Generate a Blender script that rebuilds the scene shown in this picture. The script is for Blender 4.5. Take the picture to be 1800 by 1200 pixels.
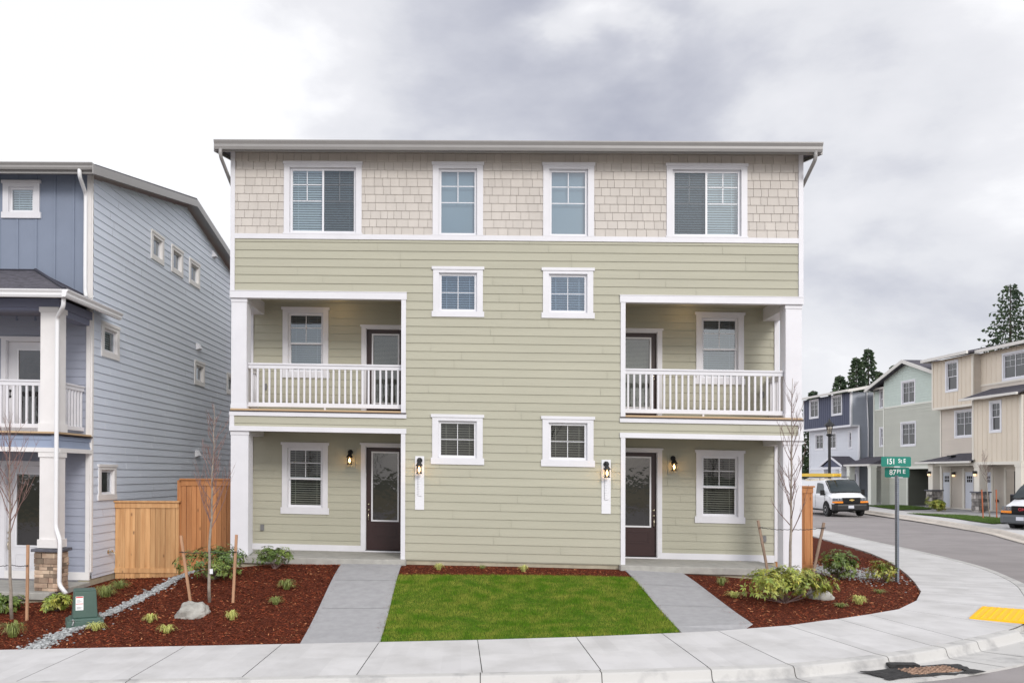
import bpy, math, random
from mathutils import Vector, Matrix
sc=bpy.context.scene
for o in list(bpy.data.objects): bpy.data.objects.remove(o)
random.seed(7)
R=random.Random(11)
# ---------------------------------------------------------------- camera
cd=bpy.data.cameras.new('camera'); cam=bpy.data.objects.new('camera',cd); sc.collection.objects.link(cam); sc.camera=cam
cd.sensor_width=36; cd.lens=1526/1800*36; cd.shift_x=(900-791.08)/1800; cd.shift_y=(820.9-600)/1800
cd.clip_start=.1; cd.clip_end=2000
YAW,PIT,ROL=.04077,.00751,.0027
f=Vector((-math.sin(YAW)*math.cos(PIT),math.cos(YAW)*math.cos(PIT),math.sin(PIT)))
r_=Vector((math.cos(YAW),math.sin(YAW),0)); u_=r_.cross(f)
rr=math.cos(ROL)*r_+math.sin(ROL)*u_; uu=math.cos(ROL)*u_-math.sin(ROL)*r_
CAM=Vector((-.5639,-18.5574,1.8688))
m=Matrix((rr,uu,-f)).transposed().to_4x4(); m.translation=CAM; cam.matrix_world=m
# ---------------------------------------------------------------- world
W=bpy.data.worlds.new('World'); sc.world=W; W.use_nodes=True
nt=W.node_tree; nt.nodes.clear()
SUN_EL,SUN_AZ=math.radians(29),math.radians(158)   # azimuth clockwise from +Y
def N(nt,t,**k):
    n=nt.nodes.new(t)
    for a,b in k.items(): setattr(n,a,b)
    return n
sky=N(nt,'ShaderNodeTexSky',sky_type='NISHITA',sun_disc=False); sky.sun_elevation=SUN_EL; sky.sun_rotation=SUN_AZ
bg1=N(nt,'ShaderNodeBackground'); bg1.inputs[1].default_value=.11; nt.links.new(sky.outputs[0],bg1.inputs[0])
tc=N(nt,'ShaderNodeTexCoord')
mp=N(nt,'ShaderNodeMapping'); mp.inputs['Scale'].default_value=(1,1,2.0); nt.links.new(tc.outputs['Generated'],mp.inputs[0])
no=N(nt,'ShaderNodeTexNoise'); no.inputs['Scale'].default_value=3.1; no.inputs['Detail'].default_value=7; no.inputs['Roughness'].default_value=.52; no.inputs['Distortion'].default_value=.12
nt.links.new(mp.outputs[0],no.inputs['Vector'])
nz=N(nt,'ShaderNodeVectorMath',operation='NORMALIZE'); nt.links.new(tc.outputs['Generated'],nz.inputs[0])
def blob(c,r,w):
    d=N(nt,'ShaderNodeVectorMath',operation='DISTANCE'); nt.links.new(wr.outputs[0],d.inputs[0]); d.inputs[1].default_value=Vector(c).normalized()
    mr=N(nt,'ShaderNodeMapRange',interpolation_type='SMOOTHSTEP'); mr.inputs[1].default_value=0; mr.inputs[2].default_value=r; mr.inputs[3].default_value=w; mr.inputs[4].default_value=0
    nt.links.new(d.outputs['Value'],mr.inputs[0]); return mr.outputs[0]
# warp directions a little so the cloud banks have ragged edges
no2=N(nt,'ShaderNodeTexNoise'); no2.inputs['Scale'].default_value=5; no2.inputs['Detail'].default_value=5; nt.links.new(mp.outputs[0],no2.inputs['Vector'])
sb=N(nt,'ShaderNodeVectorMath',operation='SUBTRACT'); nt.links.new(no2.outputs['Color'],sb.inputs[0]); sb.inputs[1].default_value=(.5,.5,.5)
scl=N(nt,'ShaderNodeVectorMath',operation='SCALE'); nt.links.new(sb.outputs[0],scl.inputs[0]); scl.inputs[3].default_value=.22
wr=N(nt,'ShaderNodeVectorMath',operation='ADD'); nt.links.new(nz.outputs[0],wr.inputs[0]); nt.links.new(scl.outputs[0],wr.inputs[1])
BL=[((-.45,.8,.42),.42,.55),((-.32,.87,.33),.25,.25),((-.25,.9,.28),.2,.25),((.12,.88,.46),.085,.50),((.27,.9,.345),.11,.30),((-.1,.85,.52),.12,-.1),((.40,.88,.25),.14,.14),((.46,.83,.30),.12,-.12),((.52,.80,.32),.14,.10),((.30,.94,.25),.10,.08),((.47,.86,.20),.10,-.10),
    ((.0,.91,.42),.24,-.15),((.22,.9,.40),.20,-.20),((.13,.88,.47),.07,.18),((-.2,.88,.42),.13,-.08),((.10,.91,.36),.14,.07),((.36,.84,.42),.22,-.12),((.45,.83,.30),.2,.08),((.42,.9,.14),.16,-.17),((.5,.84,.22),.15,.05),((0,-1,.5),.8,.15)]
ctr=N(nt,'ShaderNodeMath',operation='MULTIPLY_ADD'); nt.links.new(no.outputs['Fac'],ctr.inputs[0]); ctr.inputs[1].default_value=1.9; ctr.inputs[2].default_value=-.42; acc=ctr.outputs[0]
for b in BL:
    a=N(nt,'ShaderNodeMath',operation='ADD'); nt.links.new(acc,a.inputs[0]); nt.links.new(blob(*b),a.inputs[1]); acc=a.outputs[0]
cr=N(nt,'ShaderNodeValToRGB'); e=cr.color_ramp.elements
e[0].position=.0; e[0].color=(.44,.455,.54,1); e[1].position=.80; e[1].color=(1.0,1.0,1.02,1)
for p,c in ((.32,(.63,.64,.705,1)),(.50,(.79,.795,.835,1)),(.66,(.86,.86,.895,1))):
    x=e.new(p); x.color=c
nt.links.new(acc,cr.inputs[0])
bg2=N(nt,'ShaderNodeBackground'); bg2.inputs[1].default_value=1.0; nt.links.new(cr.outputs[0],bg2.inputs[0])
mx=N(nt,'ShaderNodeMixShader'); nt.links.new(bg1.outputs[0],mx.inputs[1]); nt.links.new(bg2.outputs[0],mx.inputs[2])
# added sky brightness out of view, to light the side walls and far facades
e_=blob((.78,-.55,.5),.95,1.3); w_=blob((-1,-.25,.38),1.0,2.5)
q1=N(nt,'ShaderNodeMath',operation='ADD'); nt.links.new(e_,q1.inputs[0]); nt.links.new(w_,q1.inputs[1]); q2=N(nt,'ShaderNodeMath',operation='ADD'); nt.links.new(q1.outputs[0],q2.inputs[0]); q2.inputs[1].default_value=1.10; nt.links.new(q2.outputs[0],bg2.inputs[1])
# cloud cover: thinner, bluer sky only to the south (behind the street side)
cv=blob((0,-1,.62),.75,-.45); ad=N(nt,'ShaderNodeMath',operation='ADD'); nt.links.new(cv,ad.inputs[0]); ad.inputs[1].default_value=.93
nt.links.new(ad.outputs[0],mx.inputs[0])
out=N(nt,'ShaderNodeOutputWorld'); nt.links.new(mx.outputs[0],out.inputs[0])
# ---------------------------------------------------------------- sun
sl=bpy.data.lights.new('sun','SUN'); so=bpy.data.objects.new('sun',sl); sc.collection.objects.link(so)
sl.energy=1.9; sl.angle=math.radians(18); sl.color=(1,.965,.92)
sd=Vector((math.sin(SUN_AZ)*math.cos(SUN_EL),math.cos(SUN_AZ)*math.cos(SUN_EL),math.sin(SUN_EL)))
so.rotation_euler=(sd).to_track_quat('Z','Y').to_euler(); so.location=(0,-30,40)
sc.view_settings.view_transform='Standard'; sc.view_settings.look='None'; sc.view_settings.gamma=1; sc.view_settings.exposure=-.05
sc.render.engine='CYCLES'; sc.cycles.max_bounces=8; sc.cycles.transparent_max_bounces=16
# ---------------------------------------------------------------- materials
MATS={}
def mat(name,col,rough=.6,var=.0,vs=3.0,bump=0,bs=60,stretch=(1,1,1),spec=.5,metal=0,emit=0,island=0,col2=None,ramp=(.35,.65),coat=0,knots=0):
    if name in MATS: return MATS[name]
    M=bpy.data.materials.new(name); M.use_nodes=True; t=M.node_tree; b=t.nodes['Principled BSDF']
    b.inputs['Base Color'].default_value=(*col,1); b.inputs['Roughness'].default_value=rough; b.inputs['Metallic'].default_value=metal
    b.inputs['Specular IOR Level'].default_value=spec; b.inputs['Coat Weight'].default_value=coat
    tc=N(t,'ShaderNodeTexCoord'); mp=N(t,'ShaderNodeMapping'); mp.inputs['Scale'].default_value=stretch; t.links.new(tc.outputs['Object'],mp.inputs[0])
    src=None
    if var or col2:
        n=N(t,'ShaderNodeTexNoise'); n.inputs['Scale'].default_value=vs; n.inputs['Detail'].default_value=6; n.inputs['Roughness'].default_value=.6; t.links.new(mp.outputs[0],n.inputs['Vector'])
        cr=N(t,'ShaderNodeValToRGB'); c2=col2 or tuple(c*(1+var) for c in col); c1=col if col2 else tuple(c*(1-var) for c in col)
        cr.color_ramp.elements[0].position=ramp[0]; cr.color_ramp.elements[0].color=(*c1,1); cr.color_ramp.elements[1].position=ramp[1]; cr.color_ramp.elements[1].color=(*c2,1)
        t.links.new(n.outputs['Fac'],cr.inputs[0]); src=cr.outputs[0]
    if island:
        g=N(t,'ShaderNodeNewGeometry'); mr=N(t,'ShaderNodeMapRange'); mr.inputs[3].default_value=1-island; mr.inputs[4].default_value=1+island
        t.links.new(g.outputs['Random Per Island'],mr.inputs[0])
        h=N(t,'ShaderNodeHueSaturation'); h.inputs['Color'].default_value=(*col,1)
        if src: t.links.new(src,h.inputs['Color'])
        t.links.new(mr.outputs[0],h.inputs['Value']); src=h.outputs[0]
    if knots:
        vm=N(t,'ShaderNodeMapping'); vm.inputs['Scale'].default_value=(5.5,5.5,2.6); t.links.new(tc.outputs['Object'],vm.inputs[0]); vo=N(t,'ShaderNodeTexVoronoi'); vo.inputs['Scale'].default_value=1.0; t.links.new(vm.outputs[0],vo.inputs['Vector'])
        kr=N(t,'ShaderNodeMapRange'); kr.inputs[1].default_value=.04; kr.inputs[2].default_value=.15; kr.inputs[3].default_value=knots; kr.inputs[4].default_value=0; t.links.new(vo.outputs['Distance'],kr.inputs[0])
        km=N(t,'ShaderNodeMixRGB'); t.links.new(kr.outputs[0],km.inputs[0]); t.links.new(src,km.inputs[1]); km.inputs[2].default_value=(.10,.035,.015,1); src=km.outputs[0]
    if src: t.links.new(src,b.inputs['Base Color'])
    if bump:
        n=N(t,'ShaderNodeTexNoise'); n.inputs['Scale'].default_value=bs; n.inputs['Detail'].default_value=5; t.links.new(mp.outputs[0],n.inputs['Vector'])
        bp=N(t,'ShaderNodeBump'); bp.inputs['Strength'].default_value=bump; bp.inputs['Distance'].default_value=.02; t.links.new(n.outputs['Fac'],bp.inputs['Height']); t.links.new(bp.outputs[0],b.inputs['Normal'])
    if emit: b.inputs['Emission Color'].default_value=(*col,1); b.inputs['Emission Strength'].default_value=emit
    MATS[name]=M; return M
def glassmat(name,tint,gl=.9,base=.14,rough=0.0,gcol=(1,1,1),bmp=.12,bsc=1.3):
    M=bpy.data.materials.new(name); M.use_nodes=True; t=M.node_tree; t.nodes.clear()
    tr=N(t,'ShaderNodeBsdfTransparent'); tr.inputs[0].default_value=(*tint,1)
    g=N(t,'ShaderNodeBsdfGlossy'); g.inputs['Roughness'].default_value=rough; g.inputs[0].default_value=(*[gl*c for c in gcol],1)
    tc=N(t,'ShaderNodeTexCoord'); n=N(t,'ShaderNodeTexNoise'); n.inputs['Scale'].default_value=bsc; t.links.new(tc.outputs['Object'],n.inputs['Vector'])
    bp=N(t,'ShaderNodeBump'); bp.inputs['Strength'].default_value=bmp; bp.inputs['Distance'].default_value=.02; t.links.new(n.outputs['Fac'],bp.inputs['Height']); t.links.new(bp.outputs[0],g.inputs['Normal'])
    fr=N(t,'ShaderNodeFresnel'); fr.inputs[0].default_value=1.5
    a=N(t,'ShaderNodeMath',operation='ADD'); a.inputs[1].default_value=base; t.links.new(fr.outputs[0],a.inputs[0]); a.use_clamp=True
    m=N(t,'ShaderNodeMixShader'); t.links.new(a.outputs[0],m.inputs[0]); t.links.new(tr.outputs[0],m.inputs[1]); t.links.new(g.outputs[0],m.inputs[2])
    o=N(t,'ShaderNodeOutputMaterial'); t.links.new(m.outputs[0],o.inputs[0]); MATS[name]=M; return M
WHITE=mat('white_trim_paint',(.68,.675,.705),.45,var=.03,vs=2,bump=.06,bs=120)
WHITE2=mat('vinyl_white',(.74,.74,.77),.35)
SAGE=mat('sage_siding',(.402,.390,.305),.6,var=.035,vs=1.6,bump=.22,bs=70,stretch=(.25,.25,3),island=.018)
SHING=mat('taupe_shingle',(.54,.50,.458),.7,var=.03,vs=2,bump=.25,bs=60,stretch=(3,3,.3),island=.045)
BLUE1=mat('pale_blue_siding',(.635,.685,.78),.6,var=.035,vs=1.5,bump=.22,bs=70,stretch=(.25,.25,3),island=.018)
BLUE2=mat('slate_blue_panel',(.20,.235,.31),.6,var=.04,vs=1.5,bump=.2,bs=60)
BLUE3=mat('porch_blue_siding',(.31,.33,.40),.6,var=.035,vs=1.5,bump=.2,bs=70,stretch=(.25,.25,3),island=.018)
GUT=mat('gutter_taupe',(.29,.28,.272),.35,var=.03)
GUTW=mat('gutter_white',(.76,.76,.77),.3)
DOORM=mat('espresso_door_paint',(.034,.013,.013),.35,bump=.12,bs=50,stretch=(4,4,.4))
DARK=mat('black_metal',(.012,.012,.013),.45)
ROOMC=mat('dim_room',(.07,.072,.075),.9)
BLIND=mat('blind_slat_white',(.70,.78,.82),.5)
BLINDD=mat('blind_slat_grey',(.28,.32,.36),.5)
BLINDW=mat('blind_slat_wood_white',(.55,.53,.46),.5)
SHADE=mat('roller_shade_blue_grey',(.36,.45,.53),.8)
SCREEN=glassmat('insect_screen',(.60,.63,.66),gl=.30,base=.12,rough=.6)
GLASS=glassmat('window_glass',(.82,.90,.92),base=.20,gcol=(.88,.94,1.0))
GLASSD=glassmat('window_glass_low',(.75,.80,.80),base=.03)
GLASSB=glassmat('window_glass_small',(.72,.82,.92),base=.22,gcol=(.72,.84,1.0))
DGLASS=glassmat('door_glass',(.5,.5,.46),base=.10,rough=.015,bmp=.09,bsc=6)
CONC=mat('sidewalk_concrete',(.475,.465,.455),.8,col2=(.585,.575,.57),vs=1.3,bump=.15,bs=90,island=.05,ramp=(.3,.6))
CONC2=mat('curb_concrete',(.33,.325,.32),.8,col2=(.52,.51,.49),vs=2.2,bump=.25,bs=70,ramp=(.28,.48))
WALK=mat('grey_walk_concrete',(.34,.338,.345),.85,var=.07,vs=6,bump=.35,bs=160)
SLAB=mat('porch_concrete',(.36,.35,.32),.85,var=.12,vs=5,bump=.25,bs=90)
FOUND=mat('foundation_concrete',(.40,.36,.27),.85,var=.12,vs=5,bump=.25,bs=60)
ASPH=mat('asphalt',(.275,.252,.248),.85,var=.09,vs=.8,bump=.3,bs=150)
MULCH=mat('mulch_bed_soil',spec=.05,col=(.03,.010,.008),rough=.95,col2=(.17,.047,.026),vs=26,ramp=(.3,.72),bump=1.0,bs=40)
CHIP=mat('bark_chip',spec=.08,col=(.20,.048,.022),rough=.8,island=.8)
CHIPL=mat('bark_chip_pale',spec=.08,col=(.48,.21,.10),rough=.75,island=.5)
CHIPD=mat('bark_chip_brown',spec=.08,col=(.13,.045,.028),rough=.8,island=.8)
GRASSG=mat('lawn_soil',spec=.08,col=(.06,.115,.012),rough=.95,var=.3,vs=14)
BLADE=mat('grass_blade',spec=.08,col=(.095,.20,.012),rough=.7,island=.5,col2=(.30,.31,.055),vs=3.2,ramp=(.40,.68))
CEDAR=mat('cedar_fence_board',(.50,.25,.10),.7,knots=.75,col2=(.70,.42,.20),vs=1.6,stretch=(9,9,.55),bump=.25,bs=25,island=.22,ramp=(.3,.7))
CEDARR=mat('cedar_fence_red',(.37,.145,.05),.7,knots=.6,col2=(.50,.23,.09),vs=1.6,stretch=(9,9,.55),bump=.25,bs=25,island=.22,ramp=(.3,.7))
STAKE=mat('stake_wood',(.42,.24,.14),.8,var=.2,vs=3,stretch=(8,8,.6),bump=.2,bs=30)
STAKEG=mat('stake_weathered',(.26,.18,.13),.8,var=.25,vs=3,stretch=(8,8,.6),bump=.2,bs=30)
BARK=mat('young_bark',(.27,.23,.19),.85,var=.25,vs=8,bump=.3,bs=40)
TWIG=mat('twig_bark',(.17,.11,.10),.85,var=.2,vs=6)
TWIGR=mat('red_twig_bark',(.22,.13,.115),.85,var=.2,vs=6)
LEAFD=mat('rhododendron_leaf',(.065,.12,.025),.42,island=.5,col2=(.17,.22,.04),vs=3)
LEAFY=mat('rhododendron_leaf_light',(.17,.25,.04),.42,island=.4,col2=(.36,.33,.05),vs=4)
TUFT=mat('sedge_blade',(.50,.52,.15),.5,island=.3)
TUFTG=mat('sedge_blade_green',(.22,.26,.07),.5,island=.4)
STONE=mat('granite_rock',(.33,.32,.29),.85,var=.25,vs=5,bump=.6,bs=12)
PEB=mat('river_pebble',(.33,.34,.34),.8,island=.45)
XBOX=mat('utility_green',(.055,.105,.085),.5,var=.06,vs=6)
SHNG=mat('asphalt_shingle',(.075,.07,.085),.9,var=.35,vs=9,stretch=(1,1,1),bump=.5,bs=30)
SIGNG=mat('sign_green',(.0,.185,.135),.4); SIGNW=mat('sign_white',(.82,.84,.83),.4)
GALV=mat('galvanised_steel',(.27,.30,.35),.45,metal=.6,var=.1,vs=8)
YEL=mat('tactile_yellow',(.92,.50,.0),.6,bump=.2,bs=60)
DECKT=mat('raw_plywood_edge',(.52,.37,.22),.7); MEMB=mat('brown_membrane',(.03,.015,.013),.6)
BRASS=mat('satin_nickel',(.62,.55,.42),.25,metal=1)
BULB=mat('lamp_bulb',(1,.62,.25),.5,emit=18)
LGLASS=glassmat('lantern_glass',(.95,.9,.8),base=.03)
HOUSES={}
# ---------------------------------------------------------------- object helpers
ORG={}
def tag(o,label=None,cat=None,group=None,kind=None):
    if label: o['label']=label
    if cat: o['category']=cat
    if group: o['group']=group
    if kind: o['kind']=kind
    return o
def empty(name,loc,label=None,cat=None,group=None):
    o=bpy.data.objects.new(name,None); sc.collection.objects.link(o); o.location=loc; ORG[o.name]=Vector(loc); o.empty_display_size=.2
    return tag(o,label,cat,group)
class Fr:
    def __init__(s,o,u,n,k=0): s.o=Vector(o); s.u=Vector(u); s.n=Vector(n); s.k=k
    def P(s,a,b,z):
        v=s.o+s.u*a+s.n*b; v.z=s.o.z+z-s.k*v.x; return v
WF=Fr((0,0,0),(1,0,0),(0,1,0))
class MB:
    def __init__(s): s.v=[]; s.f=[]; s.mi=[]; s.cur=0
    def face(s,pts):
        i=len(s.v); s.v+= [tuple(p) for p in pts]; s.f.append(tuple(range(i,i+len(pts)))); s.mi.append(s.cur)
    def mesh(s,V,F):
        i=len(s.v); s.v+=[tuple(p) for p in V]
        for f in F: s.f.append(tuple(j+i for j in f)); s.mi.append(s.cur)
    def box(s,F,a0,a1,b0,b1,z0,z1,taper=0):
        V=[F.P(a,b,z) for z in (z0,z1) for a,b in ((a0,b0),(a1,b0),(a1,b1),(a0,b1))]
        if taper:
            c=sum((V[i] for i in range(4,8)),Vector())/4
            for i in range(4,8): V[i]=V[i].lerp(c,taper)
        s.mesh(V,[(0,3,2,1),(4,5,6,7),(0,1,5,4),(1,2,6,5),(2,3,7,6),(3,0,4,7)])
    def tube(s,pts,rad,n=8,caps=True):
        pts=[Vector(p) for p in pts]
        if not hasattr(rad,'__len__'): rad=[rad]*len(pts)
        V=[];F=[]; ref=None
        for i,p in enumerate(pts):
            d=(pts[min(i+1,len(pts)-1)]-pts[max(i-1,0)])
            d=d.normalized() if d.length>1e-9 else Vector((0,0,1))
            if ref is None: ref=d.orthogonal().normalized()
            a=(ref-d*ref.dot(d)); a=a.normalized() if a.length>1e-6 else d.orthogonal().normalized(); ref=a; b=d.cross(a)
            for j in range(n):
                t=2*math.pi*j/n; V.append(p+(a*math.cos(t)+b*math.sin(t))*rad[i])
        for i in range(len(pts)-1):
            for j in range(n): F.append((i*n+j,i*n+(j+1)%n,(i+1)*n+(j+1)%n,(i+1)*n+j))
        if caps: F.append(tuple(range(n-1,-1,-1))); F.append(tuple((len(pts)-1)*n+j for j in range(n)))
        s.mesh(V,F)
    def lathe(s,c,prof,n=16,axis=(0,0,1)):
        ax=Vector(axis).normalized(); a=ax.orthogonal().normalized(); b=ax.cross(a); c=Vector(c); V=[];F=[]
        for r,h in prof:
            for j in range(n):
                t=2*math.pi*j/n; V.append(c+ax*h+(a*math.cos(t)+b*math.sin(t))*r)
        for i in range(len(prof)-1):
            for j in range(n): F.append((i*n+j,i*n+(j+1)%n,(i+1)*n+(j+1)%n,(i+1)*n+j))
        F.append(tuple(range(n-1,-1,-1))); F.append(tuple((len(prof)-1)*n+j for j in range(n))); s.mesh(V,F)
    def prism(s,F,poly,a0,a1):
        """poly of (b,z) extruded along a"""
        n=len(poly); V=[F.P(a,b,z) for a in (a0,a1) for b,z in poly]
        s.mesh(V,[tuple(range(n-1,-1,-1)),tuple(range(n,2*n))]+[(i,(i+1)%n,(i+1)%n+n,i+n) for i in range(n)])
    def plate(s,F,poly,b0,b1):
        """poly of (a,z) extruded along b"""
        n=len(poly); V=[F.P(a,b,z) for b in (b0,b1) for a,z in poly]
        s.mesh(V,[tuple(range(n-1,-1,-1)),tuple(range(n,2*n))]+[(i,(i+1)%n,(i+1)%n+n,i+n) for i in range(n)])
    def build(s,name,mats,parent=None,smooth=False,bevel=0,label=None,cat=None,group=None,kind=None,org=None):
        if not isinstance(mats,(list,tuple)): mats=[mats]
        if parent is not None: o0=ORG[parent.name]
        elif org is not None: o0=Vector(org)
        else:
            c=[sum(v[i] for v in s.v)/len(s.v) for i in range(2)]; o0=Vector((c[0],c[1],min(v[2] for v in s.v))) if not kind else Vector((0,0,0))
        me=bpy.data.meshes.new(name); me.from_pydata([(v[0]-o0.x,v[1]-o0.y,v[2]-o0.z) for v in s.v],[],s.f)
        for M in mats: me.materials.append(M)
        if len(mats)>1: me.polygons.foreach_set('material_index',s.mi)
        if smooth: me.polygons.foreach_set('use_smooth',[True]*len(me.polygons))
        me.update()
        o=bpy.data.objects.new(name,me); sc.collection.objects.link(o); ORG[o.name]=o0.copy()
        if parent is not None: o.parent=parent
        else: o.location=o0
        if bevel:
            b=o.modifiers.new('bevel','BEVEL'); b.width=bevel; b.segments=2; b.limit_method='ANGLE'
        return tag(o,label,cat,group,kind)
# ---------------------------------------------------------------- facade helpers
def cut(s0,s1,z0,z1,holes):
    """spans of [s0,s1] free of holes over z0..z1 (holes fully covering that z range)"""
    iv=[(s0,s1)]
    for (a,b,c,d) in holes:
        if c<=z0+1e-6 and d>=z1-1e-6:
            nv=[]
            for (p,q) in iv:
                if b<=p or a>=q: nv.append((p,q)); continue
                if a>p: nv.append((p,a))
                if b<q: nv.append((b,q))
            iv=nv
    return [(p,q) for p,q in iv if q-p>.004]
def siding(mb,F,off,s0,s1,z0,z1,holes=(),e=.1784,ph=0,top=None,joints=True):
    n0=math.floor((z0-ph)/e); z=ph+n0*e; zt=z1 if top is None else max(top(s0+(s1-s0)*i/40) for i in range(41))
    while z<zt-1e-4:
        a,b=max(z,z0),min(z+e,zt)
        if b-a>.003:
            cs=sorted({a,b}|{h for H in holes for h in H[2:] if a<h<b})
            js=[]
            if joints:
                x=s0+R.uniform(.5,3.6)
                while x<s1: js.append(x); x+=3.66
            for c,d in zip(cs,cs[1:]):
                oc=off+.018-.015*(c-z)/e; od=off+.018-.015*(d-z)/e
                for p,q in cut(s0,s1,c,d,holes):
                    if top is not None:
                        # clip against slanted top
                        pts=[x for x in [p+(q-p)*i/60 for i in range(61)] if top(x)>c]
                        if not pts: continue
                        p2,q2=pts[0],pts[-1]
                        if q2-p2<.01: continue
                        xs=[x for x in [p2+(q2-p2)*i/24 for i in range(25)]]
                        for x1,x2 in zip(xs,xs[1:]):
                            mb.face([F.P(x1,oc,c),F.P(x2,oc,c),F.P(x2,od,min(d,top(x2))),F.P(x1,od,min(d,top(x1)))])
                        if c==a: mb.face([F.P(p2,off-.004,c),F.P(q2,off-.004,c),F.P(q2,oc,c),F.P(p2,oc,c)])
                        continue
                    cur=p
                    for j in [j for j in js if p+.05<j<q-.05]+[q]:
                        e2=j if j==q else j-.003
                        mb.mesh([F.P(cur,oc,c),F.P(e2,oc,c),F.P(e2,od,d),F.P(cur,od,d),F.P(cur,off-.004,c),F.P(e2,off-.004,c)],[(0,1,2,3)]+([(4,5,1,0)] if c==a else []))
                        if j!=q: mb.face([F.P(j-.01,off,c),F.P(j+.01,off,c),F.P(j+.01,off,d),F.P(j-.01,off,d)])
                        cur=j+.003
        z+=e
def flat(mb,F,off,s0,s1,z0,z1,holes=()):
    cs=sorted({z0,z1}|{h for H in holes for h in H[2:] if z0<h<z1})
    for c,d in zip(cs,cs[1:]):
        for p,q in cut(s0,s1,c,d,holes): mb.face([F.P(p,off,c),F.P(q,off,c),F.P(q,off,d),F.P(p,off,d)])
def battens(mb,F,off,xs,z0,z1,holes=(),w=.045,t=.018):
    for x in xs:
        cs=sorted({z0,z1}|{h for H in holes for h in H[2:] if z0<h<z1})
        for c,d in zip(cs,cs[1:]):
            if cut(x-w/2,x+w/2,c,d,[h for h in holes]) ==[(x-w/2,x+w/2)]: mb.box(F,x-w/2,x+w/2,off,off+t,c,d)
def shingles(mb,F,off,s0,s1,z0,z1,holes=(),e=.175,w=(.13,.27)):
    z=z0; mb.cur=1; flat(mb,F,off,s0,s1,z0,z1,holes); mb.cur=0
    while z<z1-.01:
        zt=min(z+e,z1); x=s0-R.uniform(0,.2)
        while x<s1:
            wd=R.uniform(*w); a,b=max(x+.0038,s0),min(x+wd-.0038,s1); x+=wd
            if b-a<.01: continue
            lo=z+R.uniform(0,.002)
            cs=sorted({lo,zt}|{h for H in holes for h in H[2:] if lo<h<zt})
            for c,d in zip(cs,cs[1:]):
                for p,q in cut(a,b,c,d,holes):
                    oc=off+.020-.013*(c-lo)/(zt-lo); od=off+.020-.013*(d-lo)/(zt-lo)
                    V=[F.P(p,oc,c),F.P(q,oc,c),F.P(q,od,d),F.P(p,od,d),F.P(p,off,c),F.P(q,off,c),F.P(q,off,d),F.P(p,off,d)]
                    mb.mesh(V,[(0,1,2,3),(4,5,1,0),(0,3,7,4),(1,5,6,2)])
        z+=e
def slats(mb,F,s0,s1,z0,z1,off,pitch=.052,tilt=.5,w=.05):
    z=z1-.02
    while z>z0+.01:
        dz=w*math.sin(tilt)/2; db=w*math.cos(tilt)/2
        mb.face([F.P(s0,off-db,z+dz),F.P(s1,off-db,z+dz),F.P(s1,off+db,z-dz),F.P(s0,off+db,z-dz)])
        z-=pitch
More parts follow.
